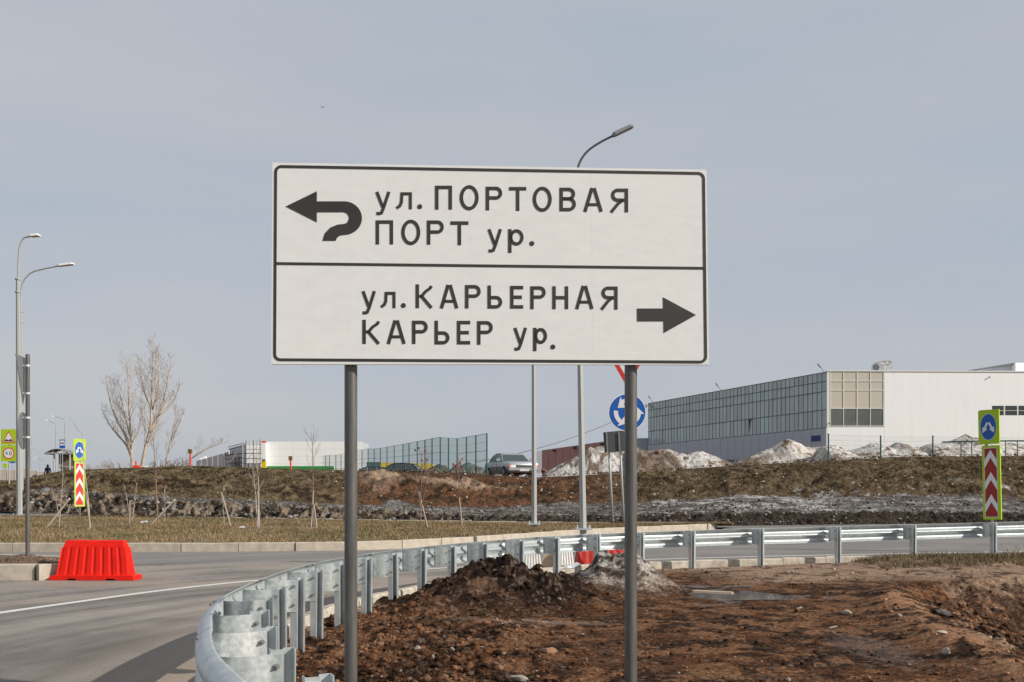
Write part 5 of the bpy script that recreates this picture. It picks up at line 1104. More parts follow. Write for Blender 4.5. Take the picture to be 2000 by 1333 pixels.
b = MB(); b.tube([P(446, 874, 174) - o0, P(478, 865, 172) - o0], .09, 4); b.build('ledger', 'scaf_light', sc_); b = MB(); b.prism([P(446, 877, 174) - o0, P(478, 868, 172) - o0, P(478, 870, 172) - o0, P(446, 879, 174) - o0], (0, 1, 0)); b.build('deck', 'scaf_light', sc_)
# low white wall line between trees and post, yellow hall
o0 = P(330, 920, 150); t = thing('low_wall', 'long low pale wall seen as a thin line behind the bare trees', 'wall', tuple(o0)); quad(t, 'wall', 'clad_white', *[P(x, y, 150) - o0 for x, y in ((282, 910.5), (380, 910), (380, 922), (282, 922))])
o0 = P(790, 930, 150); t = thing('yellow_hall', 'low building with a yellow band and dark end seen through the green fence', 'building', tuple(o0))
quad(t, 'dark_end', 'clad_dark', *[P(x, y, 150) - o0 for x, y in ((716, 903), (743, 903), (743, 930), (716, 930))], th=(0, 5, 0)); quad(t, 'yellow_wall', 'clad_yellow', *[P(x, y, 150) - o0 for x, y in ((743.2, 904), (843, 906), (843, 930), (743.2, 930))], th=(0, 5, 0))

# glass hall
gl = [(1615, 130.), (1267, 174.)]; zt0 = 1.5 + 245 / 2000 * 130; o0 = Vector(((615) * .065, 130., zt0 - 11.5)); gh = thing('glass_hall', 'big white hall with a long glazed side wall and cream corner window', 'building', tuple(o0))
A = P(1615, 727, 130) - o0; B = P(1267, 790, 174) - o0; B.z = A.z
def GL(f, z): q = A.lerp(B, f); return Vector((q.x, q.y, z))
zg0 = (P(1615, 836, 130) - o0).z; Hg = A.z - zg0; rows = [0, .165, .345, .675, 1.0]; nc = 49; dirn = (B - A).normalized(); nrm = Vector((dirn.y, -dirn.x, 0)); nrm = nrm if nrm.x < 0 else -nrm
rr_ = random.Random(4)
def pane_me(w, h, m_): b = MB(); b.box((0, -.02, 0), (w, .02, h)); o = b.build('pane', m_); me = o.data; bpy.data.objects.remove(o); return me
Lg = (B - A).length; cw = Lg / nc; ang = math.atan2(dirn.y, dirn.x); cache = {}
for i in range(nc):
    for j in range(4):
        z1 = A.z - Hg * rows[j]; z0 = A.z - Hg * rows[j + 1]; k = rr_.random(); m_ = 'glass_c' if k < .045 else ('glass_b' if k < .40 else 'glass_a')
        if (j, m_) not in cache: cache[(j, m_)] = pane_me(cw - .05, z1 - z0 - .04, m_)
        p = GL((i + .05) / nc, z0 + .06); o = link('pane', cache[(j, m_)], gh, tuple(p), ang + rr_.gauss(0, .010)); o.rotation_euler.x = rr_.gauss(0, .004)
        if j == 3 and i == 17: o.rotation_euler.x = .10
for i in range(nc + 1): p = GL(i / nc, zg0); b = MB(); b.box((-.028, -.05, 0), (.028, .05, Hg)); o = b.build('mullion', 'mullion', gh) if i == 0 else link('mullion', mul_me, gh); mul_me = o.data; o.location = p + nrm * .02; o.rotation_euler.z = ang
for r_ in rows: 
    b = MB(); a_ = GL(0, A.z - Hg * r_) + nrm * .04; c_ = GL(1, A.z - Hg * r_) + nrm * .04; b.tube([a_, c_], .05, 4); b.build('transom', 'mullion', gh)
q = MB(); a_ = GL(0, 0); c_ = GL(1, 0); q.prism([a_ + nrm * .12 - Vector((0, 0, 2)), c_ + nrm * .12 - Vector((0, 0, 2)), Vector((c_.x, c_.y, zg0 - .05)) + nrm * .12, Vector((a_.x, a_.y, zg0 - .05)) + nrm * .12], -nrm * .4); q.build('side_cladding', 'clad_grey', gh)
for k in range(24): p = GL((k + .5) / 24, -1) + nrm * .13; b = MB(); b.box((-.02, -.02, 0), (.02, .02, zg0 + .9)); o = b.build('cladding_rib', 'clad_grey', gh) if k == 0 else link('cladding_rib', rib_me, gh); rib_me = o.data; o.location = p; o.rotation_euler.z = ang
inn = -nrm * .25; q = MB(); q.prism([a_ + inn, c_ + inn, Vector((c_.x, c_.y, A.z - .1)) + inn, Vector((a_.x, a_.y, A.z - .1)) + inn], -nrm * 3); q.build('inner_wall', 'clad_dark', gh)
# front facade
Fd = Vector((1, .035, 0)).normalized(); Fn = Vector((.035, -1, 0)).normalized()
def FF(x, y, off=0.0):
    d = Vector(((x - 1000) / 2000, 1, (970 - y) / 2000)); cpos = Vector((0, 0, 1.5)); p0_ = o0 + Vector((A.x, A.y, 0)); k = (p0_ + Fn * off - cpos).dot(Fn) / d.dot(Fn); return cpos + d * k - o0
ztop = A.z + .08
def FZ(x, z, off=0.0): q = FF(x, 800, off); return Vector((q.x, q.y, z))
def fpanel(name, m_, x0, y0, x1, y1, off, th, parent=gh): q = MB(); q.prism([FF(x0, y0, off), FF(x1, y0, off), FF(x1, y1, off), FF(x0, y1, off)], -Fn * th); return q.build(name, m_, parent)
q = MB(); q.prism([FZ(1615.5, -2, -.05), FZ(2700, -2, -.05), FZ(2700, ztop, -.05), FZ(1615.5, ztop, -.05)], -Fn * 40); q.build('core', 'clad_white', gh)
xs_ = np.concatenate([[1727.5], np.arange(1745, 2690, 17.5)])
for i in range(len(xs_) - 1):
    if 1927 < xs_[i] < 2200:
        q = MB(); zz0 = FF(xs_[i], 812).z; zz1 = FF(xs_[i], 793).z
        q.prism([FZ(xs_[i] + .04, -2, .02), FZ(xs_[i + 1] - .04, -2, .02), FZ(xs_[i + 1] - .04, zz0, .02), FZ(xs_[i] + .04, zz0, .02)], -Fn * .06); q.prism([FZ(xs_[i] + .04, zz1, .02), FZ(xs_[i + 1] - .04, zz1, .02), FZ(xs_[i + 1] - .04, ztop, .02), FZ(xs_[i] + .04, ztop, .02)], -Fn * .06)
    else: q = MB(); q.prism([FZ(xs_[i] + .04, -2, .02), FZ(xs_[i + 1] - .04, -2, .02), FZ(xs_[i + 1] - .04, ztop, .02), FZ(xs_[i] + .04, ztop, .02)], -Fn * .06)
    q.build('cladding_panel', 'clad_white', gh)
q = MB(); q.prism([FZ(1615.5, -2, .02), FZ(1727.2, -2, .02), FZ(1727.2, FF(1700, 835).z, .02), FZ(1615.5, FF(1620, 835).z, .02)], -Fn * .06); q.build('cladding_panel', 'clad_white', gh)
q = MB(); q.prism([FZ(1615, FF(1620, 835).z, .03), FZ(1621, FF(1620, 835).z, .03), FZ(1621, ztop, .03), FZ(1615, ztop, .03)], -Fn * .08); q.build('corner_trim', 'frame_white', gh)
q = MB(); q.prism([FZ(1614, ztop, .12), FZ(2700, ztop, .12), FZ(2700, ztop + .14, .12), FZ(1614, ztop + .14, .12)], -Fn * .3); q.build('roof_edge', 'frame_white', gh)
wx = [1622, 1647.5, 1674, 1700, 1726]; wy = [727.5, 745, 763, 798.5, 832.5]
win = thing('x', '', '', (0, 0, 0)); win.name = 'corner_window'; win.parent = gh
for k_ in ('label', 'category'):
    if k_ in win: del win[k_]
for i in range(4):
    for j in range(4): fpanel('pane', 'pane_dark' if j == 3 else 'blind', wx[i] + .6, wy[j] + .6, wx[i + 1] - .6, wy[j + 1] - .6, .0, .05, win)
for x in wx: fpanel('frame', 'frame_white', x - .6, 727, x + .6, 833.5, .06, .1, win)
for y in wy[1:]: fpanel('frame', 'frame_white', 1621.4, y - .55, 1726.6, y + .55, .065, .1, win)
for k, x in enumerate(range(1937, 2200, 26)):
    fpanel('window', 'pane_strip', x, 793.4, x + 23.5, 811.5, -.02, .04); fpanel('window_frame', 'frame_white', x + 23.5, 793, x + 26, 812, .03, .06)
    fpanel('window_frame', 'frame_white', x, 802.2, x + 23.5, 803, .03, .05)
fpanel('address_plate', 'blue_plate', 1601, 836, 1612, 848, .25, .04) if False else None
p = GL(.03, zg0 - 1.6) + nrm * .2; b = MB(); b.box((-.9, -.03, 0), (.9, .03, .72)); o = b.build('address_plate', 'blue_plate', gh); o.location = p + dirn * .6; o.rotation_euler.z = ang
b = MB(); [b.box((-.7 + .36 * k, -.05, .42 - .22 * r), (-.45 + .36 * k, -.032, .50 - .22 * r)) for k in range(3 + 0) for r in range(2)]; b.build('plate_lettering', 'sign_face', o)
for (x, y, w) in ((1614, 729, 3), (1619.5, 827, 3), (1933, 737, 4)):
    q = FF(x, y, .12); b = MB(); b.tube([q, q + Vector((-.04, -.16, -.05))], .08, 8); b.tube([q + Vector((.0, .15, .12)), q], .04, 6); b.build('security_camera', 'lamp_grey', gh)
# roof things
du = FF(1722, 727, -2.5); rd = thing('roof_duct', 'silver foil wrapped duct elbow on the white hall roof', 'duct', tuple(du + o0))
prof = [(-1.15, -.1), (-1.15, .7), (-.95, 1.15), (-.5, 1.35), (1.05, 1.45), (1.15, 1.3), (1.15, -.1)]
b = MB(); b.prism([Vector((a, -.6, c)) for a, c in prof], (0, 1.2, 0)); o = b.build('duct', 'foil', rd); o.modifiers.new('b', 'BEVEL').width = .06
b = MB(); b.tube([(-.95, -.62, .5), (-.95, -.70, .5)], .42, 20); b.build('opening', 'clad_dark', rd)
rf = thing('roof_shed', 'dark sloped roof shed rising on the white hall at the right edge', 'roof', tuple(FF(1983, 727, -14) + o0)); r0 = FF(1983, 727, -14)
def RF(x, y, off): return FF(x, y, off) - r0
b = MB(); b.prism([RF(1880, 728, -14), RF(1983, 712, -14), RF(1983, 708.5, -14), RF(1878, 726, -14)], (0, 1, 0)); b.build('roof_slope', 'roof_dark', rf)
b = MB(); b.prism([RF(1885, 730, -14.5), RF(1983, 730, -14.5), RF(1983, 712, -14.5)], (0, .3, 0)); b.build('gable', 'clad_grey', rf)
b = MB(); b.prism([RF(1983.5, 730, -13.5), RF(2300, 730, -13.5), RF(2300, 709, -13.5), RF(1983.5, 709, -13.5)], (0, 8, 0)); b.build('parapet', 'clad_white', rf)
for f, lb in ((.01, 'thin dark aerial leaning from the near corner of the glass hall roof'), (.52, 'thin dark aerial leaning at the middle of the glass hall roof'), (.965, 'thin dark aerial leaning at the far end of the glass hall roof')):
    q = GL(f, A.z) + o0; t = thing('roof_aerial', lb, 'aerial', tuple(q)); b = MB(); b.tube([(0, 0, 0), (-.85, 0, 1.05)], .03, 5); b.tube([(-.5, 0, .62), (-.9, 0, 1.1)], .07, 5); b.build('rod', 'trim', t)
q = GL(.99, A.z - .3) + o0; t = thing('floodlight', 'pair of small floodlights on the far corner of the glass hall', 'lamp', tuple(q)); b = MB(); b.tube([(0, 0, 0), (-1.0, 0, 0)], .05, 5); b.box((-.9, -.1, -.5), (-.6, .1, -.1)); b.box((-1.5, -.1, -.6), (-1.2, .1, -.15)); b.build('lamps', 'trim', t)
# grey link and red hall
o0g = P(1230, 930, 176); t = thing('grey_hall', 'light grey hall joined behind the glass hall left end', 'building', tuple(o0g))
xs_ = np.arange(1192, 1268, 12.4)
for i in range(len(xs_) - 1): quad(t, 'wall_panel', 'clad_grey', *[P(x, y, 176) - o0g for x, y in ((xs_[i] + .2, 856.5), (xs_[i + 1] - .2, 856), (xs_[i + 1] - .2, 932), (xs_[i] + .2, 932))], th=(0, .3, 0))
o0r = P(1100, 930, 150); t = thing('red_hall', 'long dull red brick coloured hall behind the snow heap', 'building', tuple(o0r))
def RD(f, z): 
    a = P(1058, 880, 167); c = P(1200, 860.2, 136.6); q = a.lerp(c, f); q.z = a.z if z is None else z; return q - o0r
zr = P(1058, 880, 167).z
for k in range(9):
    f0, f1 = k / 9 + .002, (k + 1) / 9 - .002; quad(t, 'wall_panel', 'clad_red', RD(f0, zr), RD(f1, zr), RD(f1, zr - 4.3), RD(f0, zr - 4.3), th=(.1, .4, 0)); quad(t, 'window_strip', 'pane_strip', RD(f0, zr - 4.35), RD(f1, zr - 4.35), RD(f1, zr - 5.6), RD(f0, zr - 5.6), th=(.1, .4, 0))
quad(t, 'end_wall', 'clad_grey', *[P(x, y, 169) - o0r for x, y in ((1048, 882), (1058, 881), (1058, 925), (1048, 925))]); quad(t, 'base_wall', 'clad_red', RD(0, zr - 5.65), RD(1, zr - 5.65), RD(1, zr - 9), RD(0, zr - 9), th=(.1, .4, 0))
for k in (.2, .5, .85): q = RD(k, zr - .35); b = MB(); b.box((q.x - .3, q.y - .9, q.z - .15), (q.x + .3, q.y - .3, q.z + .15)); b.build('wall_lamp', 'trim', t)
# cable
o = MB(); pts = []
for i in range(25): f = i / 24; x = 930 + (1268 - 930) * f; y = 903 + (792 - 903) * f + 26 * math.sin(math.pi * f) * .55; Y = 110 + 60 * f; pts.append(P(x, y, Y))
o.tube(pts, .035, 4); o = o.build('overhead_cable', 'cable'); tag(o, 'thin dark cable rising from behind the green fence to the glass hall', 'cable')

# ------------------------------------------------------------------ green fences
fx = [(951, 847, 928), (929.5, 851, 928), (911, 854, 927.5), (893, 857, 927), (876, 856, 926.5), (860, 854.5, 926), (844, 857, 925.5), (830, 860, 925), (815, 862.6, 924.5), (799, 866, 924), (787, 868, 923.5), (770, 871, 923), (756, 873.6, 922.5), (743, 876, 922), (731, 877, 921.8), (719, 877, 921.5), (707, 879, 921), (692, 882, 921), (679, 885, 920.7), (666, 888, 920.5), (656, 889, 920.3), (644, 890, 920), (636, 890, 920), (627, 893, 920), (618, 894, 919.6), (609, 895.5, 919.5), (600, 897, 919.2), (591, 899, 919), (582, 901, 919), (572, 903, 918.8), (563, 905, 918.5), (553, 906, 918.5), (543, 908, 918.3), (532, 909.5, 918), (523, 911, 918)]
base0 = P(951, 930, 62); gf = thing('green_fence', 'long tall green wire mesh fence running back to the left from the silver car', 'fence', tuple(base0))
cols_ = []
for i, (x, yt, yb) in enumerate(fx): Y = 2.5 / (yb - yt) * 2000; Y = min(Y, 300); cols_.append((P(x, yt, Y) - base0, P(x, yb + 3, Y) - base0, Y))
for i, (a, c, Y) in enumerate(cols_):
    b = MB(); b.tube([c - Vector((0, 0, .4)), a], .045 + max(0, Y - 100) * .0002, 4); b.build('fence_post', 'fence_green', gf)
    if i < len(cols_) - 1:
        a2, c2, _ = cols_[i + 1]; b = MB(); n_ = 36 if Y < 130 else 16; rw = .0034 if Y < 130 else .006
        for k in range(1, n_): f = k / n_; b.tube([c.lerp(c2, f), a.lerp(a2, f)], rw, 3, False)
        for k in range(0, 6): f = k / 5; b.tube([c.lerp(a, f), c2.lerp(a2, f)], .016 if k in (5, 3) else .007, 3, False)
        mesh('wire_panel', b.v, b.f, 'fence_wire', gf)
base0 = P(1618, 903, 74); gf = thing('green_fence', 'low green mesh fence on three posts before the white hall, snow behind it', 'fence', tuple(base0))
pc = [(1618, 847, 901), (1720, 851, 900), (1822, 851, 893), (1925, 852, 893), (2030, 853, 893)]
for i, (x, yt, yb) in enumerate(pc):
    b = MB(); b.tube([P(x, yb + 4, 74) - base0, P(x, yt, 74) - base0], .055, 4); b.build('fence_post', 'fence_green', gf)
    if i < len(pc) - 1:
        x2, yt2, yb2 = pc[i + 1]; b = MB(); n_ = 44
        for k in range(1, n_): f = k / n_; b.tube([P(x + (x2 - x) * f, yb, 74) - base0, P(x + (x2 - x) * f, yt + 3, 74) - base0], .0032, 3, False)
        for y in np.linspace(0, 1, 6): b.tube([P(x, yt + 3 + (yb - yt - 3) * y, 74) - base0, P(x2, yt2 + 3 + (yb2 - yt2 - 3) * y, 74) - base0], .006, 3, False)
        mesh('wire_panel', b.v, b.f, 'fence_wire', gf)
base0 = P(1840, 890, 69); gt = thing('railing', 'low green pipe railing in front of the snow at right', 'railing', tuple(base0))
b = MB(); b.tube([P(1840, 864, 73) - base0, P(1915, 862, 69) - base0, P(2100, 861, 67) - base0], .045, 6); b.build('top_pipe', 'fence_green', gt)
for x in (1877, 1898, 1964, 1987, 2010): b = MB(); b.tube([P(x, 892, 69) - base0, P(x, 862.3, 69) - base0], .032, 5); b.build('upright', 'fence_green', gt)

# ------------------------------------------------------------------ snow heaps
def heap(label, x0, x1, Y, depth, prof, dirt, seed, cat='snow heap', name='snow_heap', rough=.42, tone=(.55, .53, .51)):
    """prof: (x, ytop) outline; heap with its own body"""
    xs_ = np.array([q[0] for q in prof], float); ys_ = np.array([q[1] for q in prof], float)
    u = np.linspace(x0, x1, int((x1 - x0) * .9) + 30); v = np.linspace(-1, 1, 46); Uu, V = np.meshgrid(u, v, indexing='ij')
    Yq = Y + V * depth; X = (Uu - 1000) / 2000 * Y * np.ones_like(V)
    base = bankz(X, Yq) - .25; top = np.interp(Uu, xs_, ys_); zt = 1.5 + (970 - top) / 2000 * Y
    h = np.maximum(0, zt - bankz(X, np.full_like(X, Y))) + .12
    sh_ = np.clip(1 - np.abs(V) ** 1.5, 0, 1); e = np.clip(np.minimum(Uu - x0, x1 - Uu) / 14, 0, 1) ** .6
    N_ = fbm(X * .8, Yq * .8, 4, seed) * .5 + fbm(X * 2.6, Yq * 2.6, 4, seed + 3) * .30 + (ridge(X * 1.5, Yq * 1.5, 4, seed + 5) - .6) * .5
    Z = base + (h + .25) * sh_ * e + N_ * rough * np.minimum(1, h) * sh_ ** .5 * e
    c = np.zeros(X.shape + (3,)) + np.array(tone); n_ = fbm(X * .9, Yq * .9, 4, seed + 9); n2_ = fbm(X * 3, Yq * 3, 4, seed + 11)
    for (dx, dw, amt, colr) in dirt: c = mixc(c, colr, np.clip(np.exp(-((Uu - dx) / dw) ** 2) * amt * 1.4 + n_ * 1.3 * (amt > 0) - .25, 0, 1))
    c = mixc(c, [.16, .115, .08], sm(.06, .30, n2_ * .8 + n_ * .4)); c = mixc(c, [.27, .23, .19], sm(.0, .25, -n2_) * .65)
    o = gridmesh(name, X, Yq, Z, c, 'snow'); return tag(o, label, cat)
heap('grey white snow heap streaked with earth, behind the lamp pole and sign back', 1052, 1262, 66.5, 2.4, [(1052, 934), (1070, 925), (1100, 908), (1130, 893), (1152, 880), (1175, 878), (1200, 884), (1230, 886), (1262, 890)], [(1235, 38, .9, (.10, .065, .045)), (1130, 22, .35, (.33, .26, .19))], 301)
heap('brown earth and snow heap right of the right sign post', 1225, 1442, 65.5, 2.4, [(1225, 888), (1240, 880), (1262, 882), (1285, 884), (1310, 886), (1330, 889), (1365, 886), (1400, 897), (1425, 908), (1442, 916)], [(1262, 36, 1.3, (.085, .052, .035)), (1305, 22, .8, (.11, .07, .05)), (1415, 22, .9, (.10, .065, .045))], 311)
heap('distant bright snow ridge left of the grey sign back', 1150, 1262, 82, 3.0, [(1150, 892), (1165, 878), (1185, 868), (1200, 872), (1262, 880)], [(1230, 20, .2, (.3, .25, .2))], 321)
heap('tall peaked dirty snow heap in front of the glass hall', 1425, 1640, 84, 4.0, [(1425, 910), (1450, 900), (1480, 889), (1505, 880), (1526, 866), (1538, 861), (1552, 867), (1572, 877), (1600, 879), (1640, 876)], [(1530, 50, .30, (.42, .35, .28)), (1455, 24, .7, (.16, .115, .085))], 331, rough=.28, tone=(.60, .56, .51))
heap('long white lumpy snow bank behind the green fence, left half', 1590, 1800, 79, 4.0, [(1590, 886), (1605, 875), (1630, 874), (1655, 882), (1680, 878), (1700, 870), (1718, 868), (1735, 876), (1752, 868), (1775, 874), (1800, 878)], [(1757, 9, .8, (.22, .17, .13))], 341, rough=.22, tone=(.66, .63, .60))
heap('white snow bank with a pointed slab behind the pipe railing', 1790, 2060, 79, 4.0, [(1790, 882), (1812, 872), (1835, 869), (1855, 866), (1872, 859), (1888, 853), (1900, 859), (1930, 864), (1960, 870), (2060, 876)], [(1885, 22, .25, (.4, .33, .26))], 351, rough=.22, tone=(.66, .62, .58))
def rock(label, p, s, m_='stone', cat='stone', name='stone', seed=0, group=None, sq=(1, .8, .6)):
    s = s * (.8 if cat == 'stone' else 1)
    rng = random.Random(seed); bm = bmesh.new(); bmesh.ops.create_icosphere(bm, subdivisions=2, radius=1)
    ax = [Vector((rng.gauss(0, 1), rng.gauss(0, 1), rng.gauss(0, 1))).normalized() for _ in range(11)]
    for v in bm.verts:
        for a in ax:
            d = v.co.dot(a) - .56
            if d > 0: v.co -= a * d
        v.co = Vector((v.co.x * s * sq[0], v.co.y * s * sq[1], v.co.z * s * sq[2]))
    me = bpy.data.meshes.new(name); bm.to_mesh(me); bm.free(); me.materials.append(M[m_]); o = bpy.data.objects.new(name, me); COL.objects.link(o); o.location = p; o.rotation_euler = (rng.uniform(-.2, .2), rng.uniform(-.2, .2), rng.uniform(0, 3)); return tag(o, label, cat, group)
q = P(1284, 884, 65.0); rock('pale square edged block on top of the earth and snow heap', tuple(q), .30, 'stone_brown', seed=3, sq=(1, 1, 1))
q = P(1034, 926, 62.5); rock('large pale rounded boulder in front of the silver car', tuple(q), .32, 'stone', cat='boulder', name='boulder', seed=5, sq=(1, .8, .9)); q = P(1062, 920, 65); rock('brown lump of earth right of the boulder beside the snow', tuple(q), .40, 'stone_brown', seed=6, sq=(1.1, .8, .6))
# gravel heaps behind fence
def pile(label, x, w, ytop, Y, seed, colr, cat='gravel heap'):
    u = np.linspace(-1, 1, 60); Uu, V = np.meshgrid(u, np.linspace(-1, 1, 30), indexing='ij'); s = Y / 2000; X = (x - 1000) * s + Uu * w * s; Yq = Y + V * 2.6; r = np.hypot(Uu, V); b0 = bankz(X, Yq); H = (1.5 + (970 - ytop) * s) - bz((x - 1000) * s, Y); Z = b0 - .2 + (H + .2) * np.clip(1 - r, 0, 1) ** .85 + fbm(X * 1.5, Yq * 1.5, 4, seed) * .22 * (r < 1.02)
    c = np.zeros(X.shape + (3,)) + np.array(colr); c = c * (1 + .5 * fbm(X * 4, Yq * 4, 3, seed + 2))[..., None]; return tag(gridmesh('gravel_heap', X, Yq, Z, c, 'bank'), label, cat)
pile('small pointed grey brown heap behind the green fence', 858, 36, 903, 72, 401, (.17, .145, .11)); pile('wide grey rubble heap behind the green fence left of the silver car', 915, 55, 902, 70, 403, (.15, .14, .12))

# ------------------------------------------------------------------ cars
def car(label, paint, loc, rz, L=4.8, Wd=1.8, H=1.47, detail=True):
    t = thing('parked_car', label, 'car', loc, rz); hw = Wd / 2
    # x forward, stations along the length: (x, zbot, zsill, zbelt, ztop, halfwidth factor)
    st_ = [(-L / 2, .42, .55, .86, .90, .90), (-L / 2 + .10, .30, .50, .90, .96, .97), (-L / 2 + .9, .24, .50, .92, 1.00, 1.0), (-.9, .22, .50, .90, .96, 1.0), (.0, .22, .50, .89, .95, 1.0), (.85, .22, .50, .88, .95, 1.0), (L / 2 - .75, .24, .50, .84, .92, .99), (L / 2 - .04, .28, .48, .78, .84, .965), (L / 2, .34, .48, .72, .76, .92)]
    b = MB()
    for x, zb_, zs, zbelt, zt, f in st_:
        w = hw * f; sec_ = [(-w * .90, zb_), (-w * .99, zs), (-w * 1.0, (zs + zbelt) / 2 + .04), (-w * .965, zbelt), (-w * .86, zt), (-w * .4, zt + .025), (w * .4, zt + .025), (w * .86, zt), (w * .965, zbelt), (w, (zs + zbelt) / 2 + .04), (w * .99, zs), (w * .90, zb_)]
        b.v += [(x, y, z) for y, z in sec_]
    m_ = 12
    for i in range(len(st_) - 1):
        for j in range(m_): a = i * m_ + j; c = i * m_ + (j + 1) % m_; b.f.append((a, c, c + m_, a + m_))
    b.f.append(tuple(range(m_))); b.f.append(tuple((len(st_) - 1) * m_ + k for k in reversed(range(m_)))); o = b.build('body', paint, t); autosmooth(o, 38)
    # greenhouse
    G_ = [(-1.62, .97, .80), (-1.18, H - .06, .66), (-.55, H, .68), (.10, H - .01, .68), (.38, H - .06, .67), (1.02, .95, .82)]
    b = MB(); g = []
    roof = [(-1.20, H - .06, .63), (-.55, H, .655), (.10, H - .01, .655), (.40, H - .07, .63)]
    b.v = [(x, s_ * hw / .9 * w, z) for x, z, w in roof for s_ in (-1, 1)] + [(x, s_ * hw / .9 * (w + .015), z - .055) for x, z, w in roof for s_ in (-1, 1)]
    for i in range(3): b.f += [(2 * i, 2 * i + 1, 2 * i + 3, 2 * i + 2), (8 + 2 * i, 10 + 2 * i, 11 + 2 * i, 9 + 2 * i), (2 * i, 2 * i + 2, 10 + 2 * i, 8 + 2 * i), (2 * i + 1, 9 + 2 * i, 11 + 2 * i, 3 + 2 * i)]
    b.f += [(0, 8, 9, 1), (6, 7, 15, 14)]; b.build('roof', paint, t)
    k = hw / .9; bot = [(-1.62, .96), (-.72, .94), (.14, .93), (1.02, .94)]; top_ = [(-1.20, H - .11), (-.62, H - .055), (.08, H - .065), (.40, H - .12)]
    wb, wt = .80 * k, .645 * k
    for s_ in (-1, 1):
        for i in range(3):
            q = [Vector((bot[i][0] + .06, s_ * wb, bot[i][1])), Vector((bot[i + 1][0] - .04, s_ * wb, bot[i + 1][1])), Vector((top_[i + 1][0] - .03, s_ * wt, top_[i + 1][1])), Vector((top_[i][0] + .05, s_ * wt, top_[i][1]))]
            bb = MB(); bb.prism(q, (0, -s_ * .03, 0)); bb.build('side_window', 'carglass', t)
        for i in range(4): bb = MB(); bb.tube([(bot[i][0], s_ * wb, bot[i][1]), (top_[i][0], s_ * wt, top_[i][1])], .028, 5); bb.build('pillar', paint, t)
    bb = MB(); bb.prism([Vector((1.0, -wb + .03, .95)), Vector((1.0, wb - .03, .95)), Vector((.42, wt - .02, H - .115)), Vector((.42, -wt + .02, H - .115))], (-.03, 0, -.02)); bb.build('windscreen', 'carglass', t)
    bb = MB(); bb.prism([Vector((-1.60, -wb + .03, .97)), Vector((-1.60, wb - .03, .97)), Vector((-1.22, wt - .02, H - .11)), Vector((-1.22, -wt + .02, H - .11))], (.03, 0, -.02)); bb.build('rear_window', 'carglass', t)
    for x in (-L / 2 + .98, L / 2 - .88):
        for s_ in (-1, 1):
            bb = MB(); bb.tube([(x, s_ * (hw - .19), .31), (x, s_ * (hw + .005), .31)], .31, 20); w_ = bb.build('wheel', 'rubber', t)
            bb = MB(); bb.tube([(x, s_ * (hw - .0), .31), (x, s_ * (hw + .012), .31)], .19, 16); bb.build('rim', 'chrome', w_)
            bb = MB(); bb.tube([(x, s_ * (hw - .25), .33), (x, s_ * (hw - .004), .33)], .36, 20); bb.build('wheel_arch', 'trim', t)
    if detail:
        xf = L / 2
        for s_ in (-1, 1):
            bb = MB(); bb.box((xf - .04, s_ * .62 - .15, .565), (xf + .02, s_ * .62 + .15, .70)); bb.build('headlight', 'headlight', t)
            bb = MB(); bb.box((xf - .04, s_ * .82 - .05, .565), (xf + .005, s_ * .82 + .05, .70)); bb.build('indicator', 'amber', t)
            bb = MB(); bb.tube([(.78, s_ * (hw - .12), .98), (.80, s_ * (hw + .10), 1.03)], .02, 5); bb.box((.76, s_ * (hw + .10) - .10, .98), (.84, s_ * (hw + .10) + .10, 1.12)); bb.build('mirror', paint, t)
        bb = MB(); bb.box((xf - .03, -.45, .56), (xf + .012, .45, .70)); gr_ = bb.build('grille', 'trim', t); bb = MB(); [bb.box((xf + .010, -.44 + .11 * i, .57), (xf + .02, -.425 + .11 * i, .69)) for i in range(9)]; bb.build('grille_bars', 'chrome', gr_)
        bb = MB(); bb.box((xf - .08, -hw * .97, .40), (xf + .09, hw * .97, .53)); bb.build('bumper', 'chrome', t); bb = MB(); bb.box((-xf - .09, -hw * .97, .40), (-xf + .08, hw * .97, .53)); bb.build('bumper', 'chrome', t)
        bb = MB(); bb.box((xf + .092, -.26, .36), (xf + .10, .26, .475)); pl_ = bb.build('number_plate', 'sign_face', t)
        for i, w in enumerate((.03, .03, .03, .03, .05, .03)):
            bb = MB(); bb.box((xf + .101, -.22 + .075 * i, .39), (xf + .103, -.22 + .075 * i + w, .445)); bb.build('plate_character', 'sign_black', pl_)
        bb = MB(); bb.box((-L / 2 + .9, -hw - .006, .60), (L / 2 - 1.3, -hw + .01, .635)); bb.box((-L / 2 + .9, hw - .01, .60), (L / 2 - 1.3, hw + .006, .635)); bb.build('side_moulding', 'trim', t)
        for s_ in (-1, 1):
            for x in (.14, -.72): bb = MB(); bb.box((x - .006, s_ * hw - .004, .30), (x + .006, s_ * hw + .004, .90)); bb.build('door_gap', 'trim', t)
            for x in (-.05, -.9): bb = MB(); bb.box((x - .08, s_ * hw - .004, .80), (x + .08, s_ * hw + .02, .83)); bb.build('door_handle', 'chrome', t)
            bb = MB(); bb.tube([(.9 - .55, s_ * .22, H * .63), (.9 - .55, s_ * .22 + .2, H * .63)], .01, 4)
    return t
Yc = 63.8; pc_ = P(997, 934.5, Yc); cr_ = car('silver boxy saloon car parked at the top of the bank beside the green fence', 'carpaint', (pc_.x, Yc, pc_.z), R(-90 + 18)); cr_.scale = (1.08, 1.08, 1.06)
pc_ = P(778, 934, 74); car('dark green saloon car half hidden behind the bank crest, before the yellow wall', 'carpaint_dk', (pc_.x, 74, pc_.z - .38), R(172), 4.3, 1.7, 1.45)
pc_ = P(722, 934, 80); car('dark car roof just showing left of the dark green saloon, behind the crest', 'car_blue', (pc_.x, 80, pc_.z - .55), R(178), 4.1, 1.7, 1.42, False)
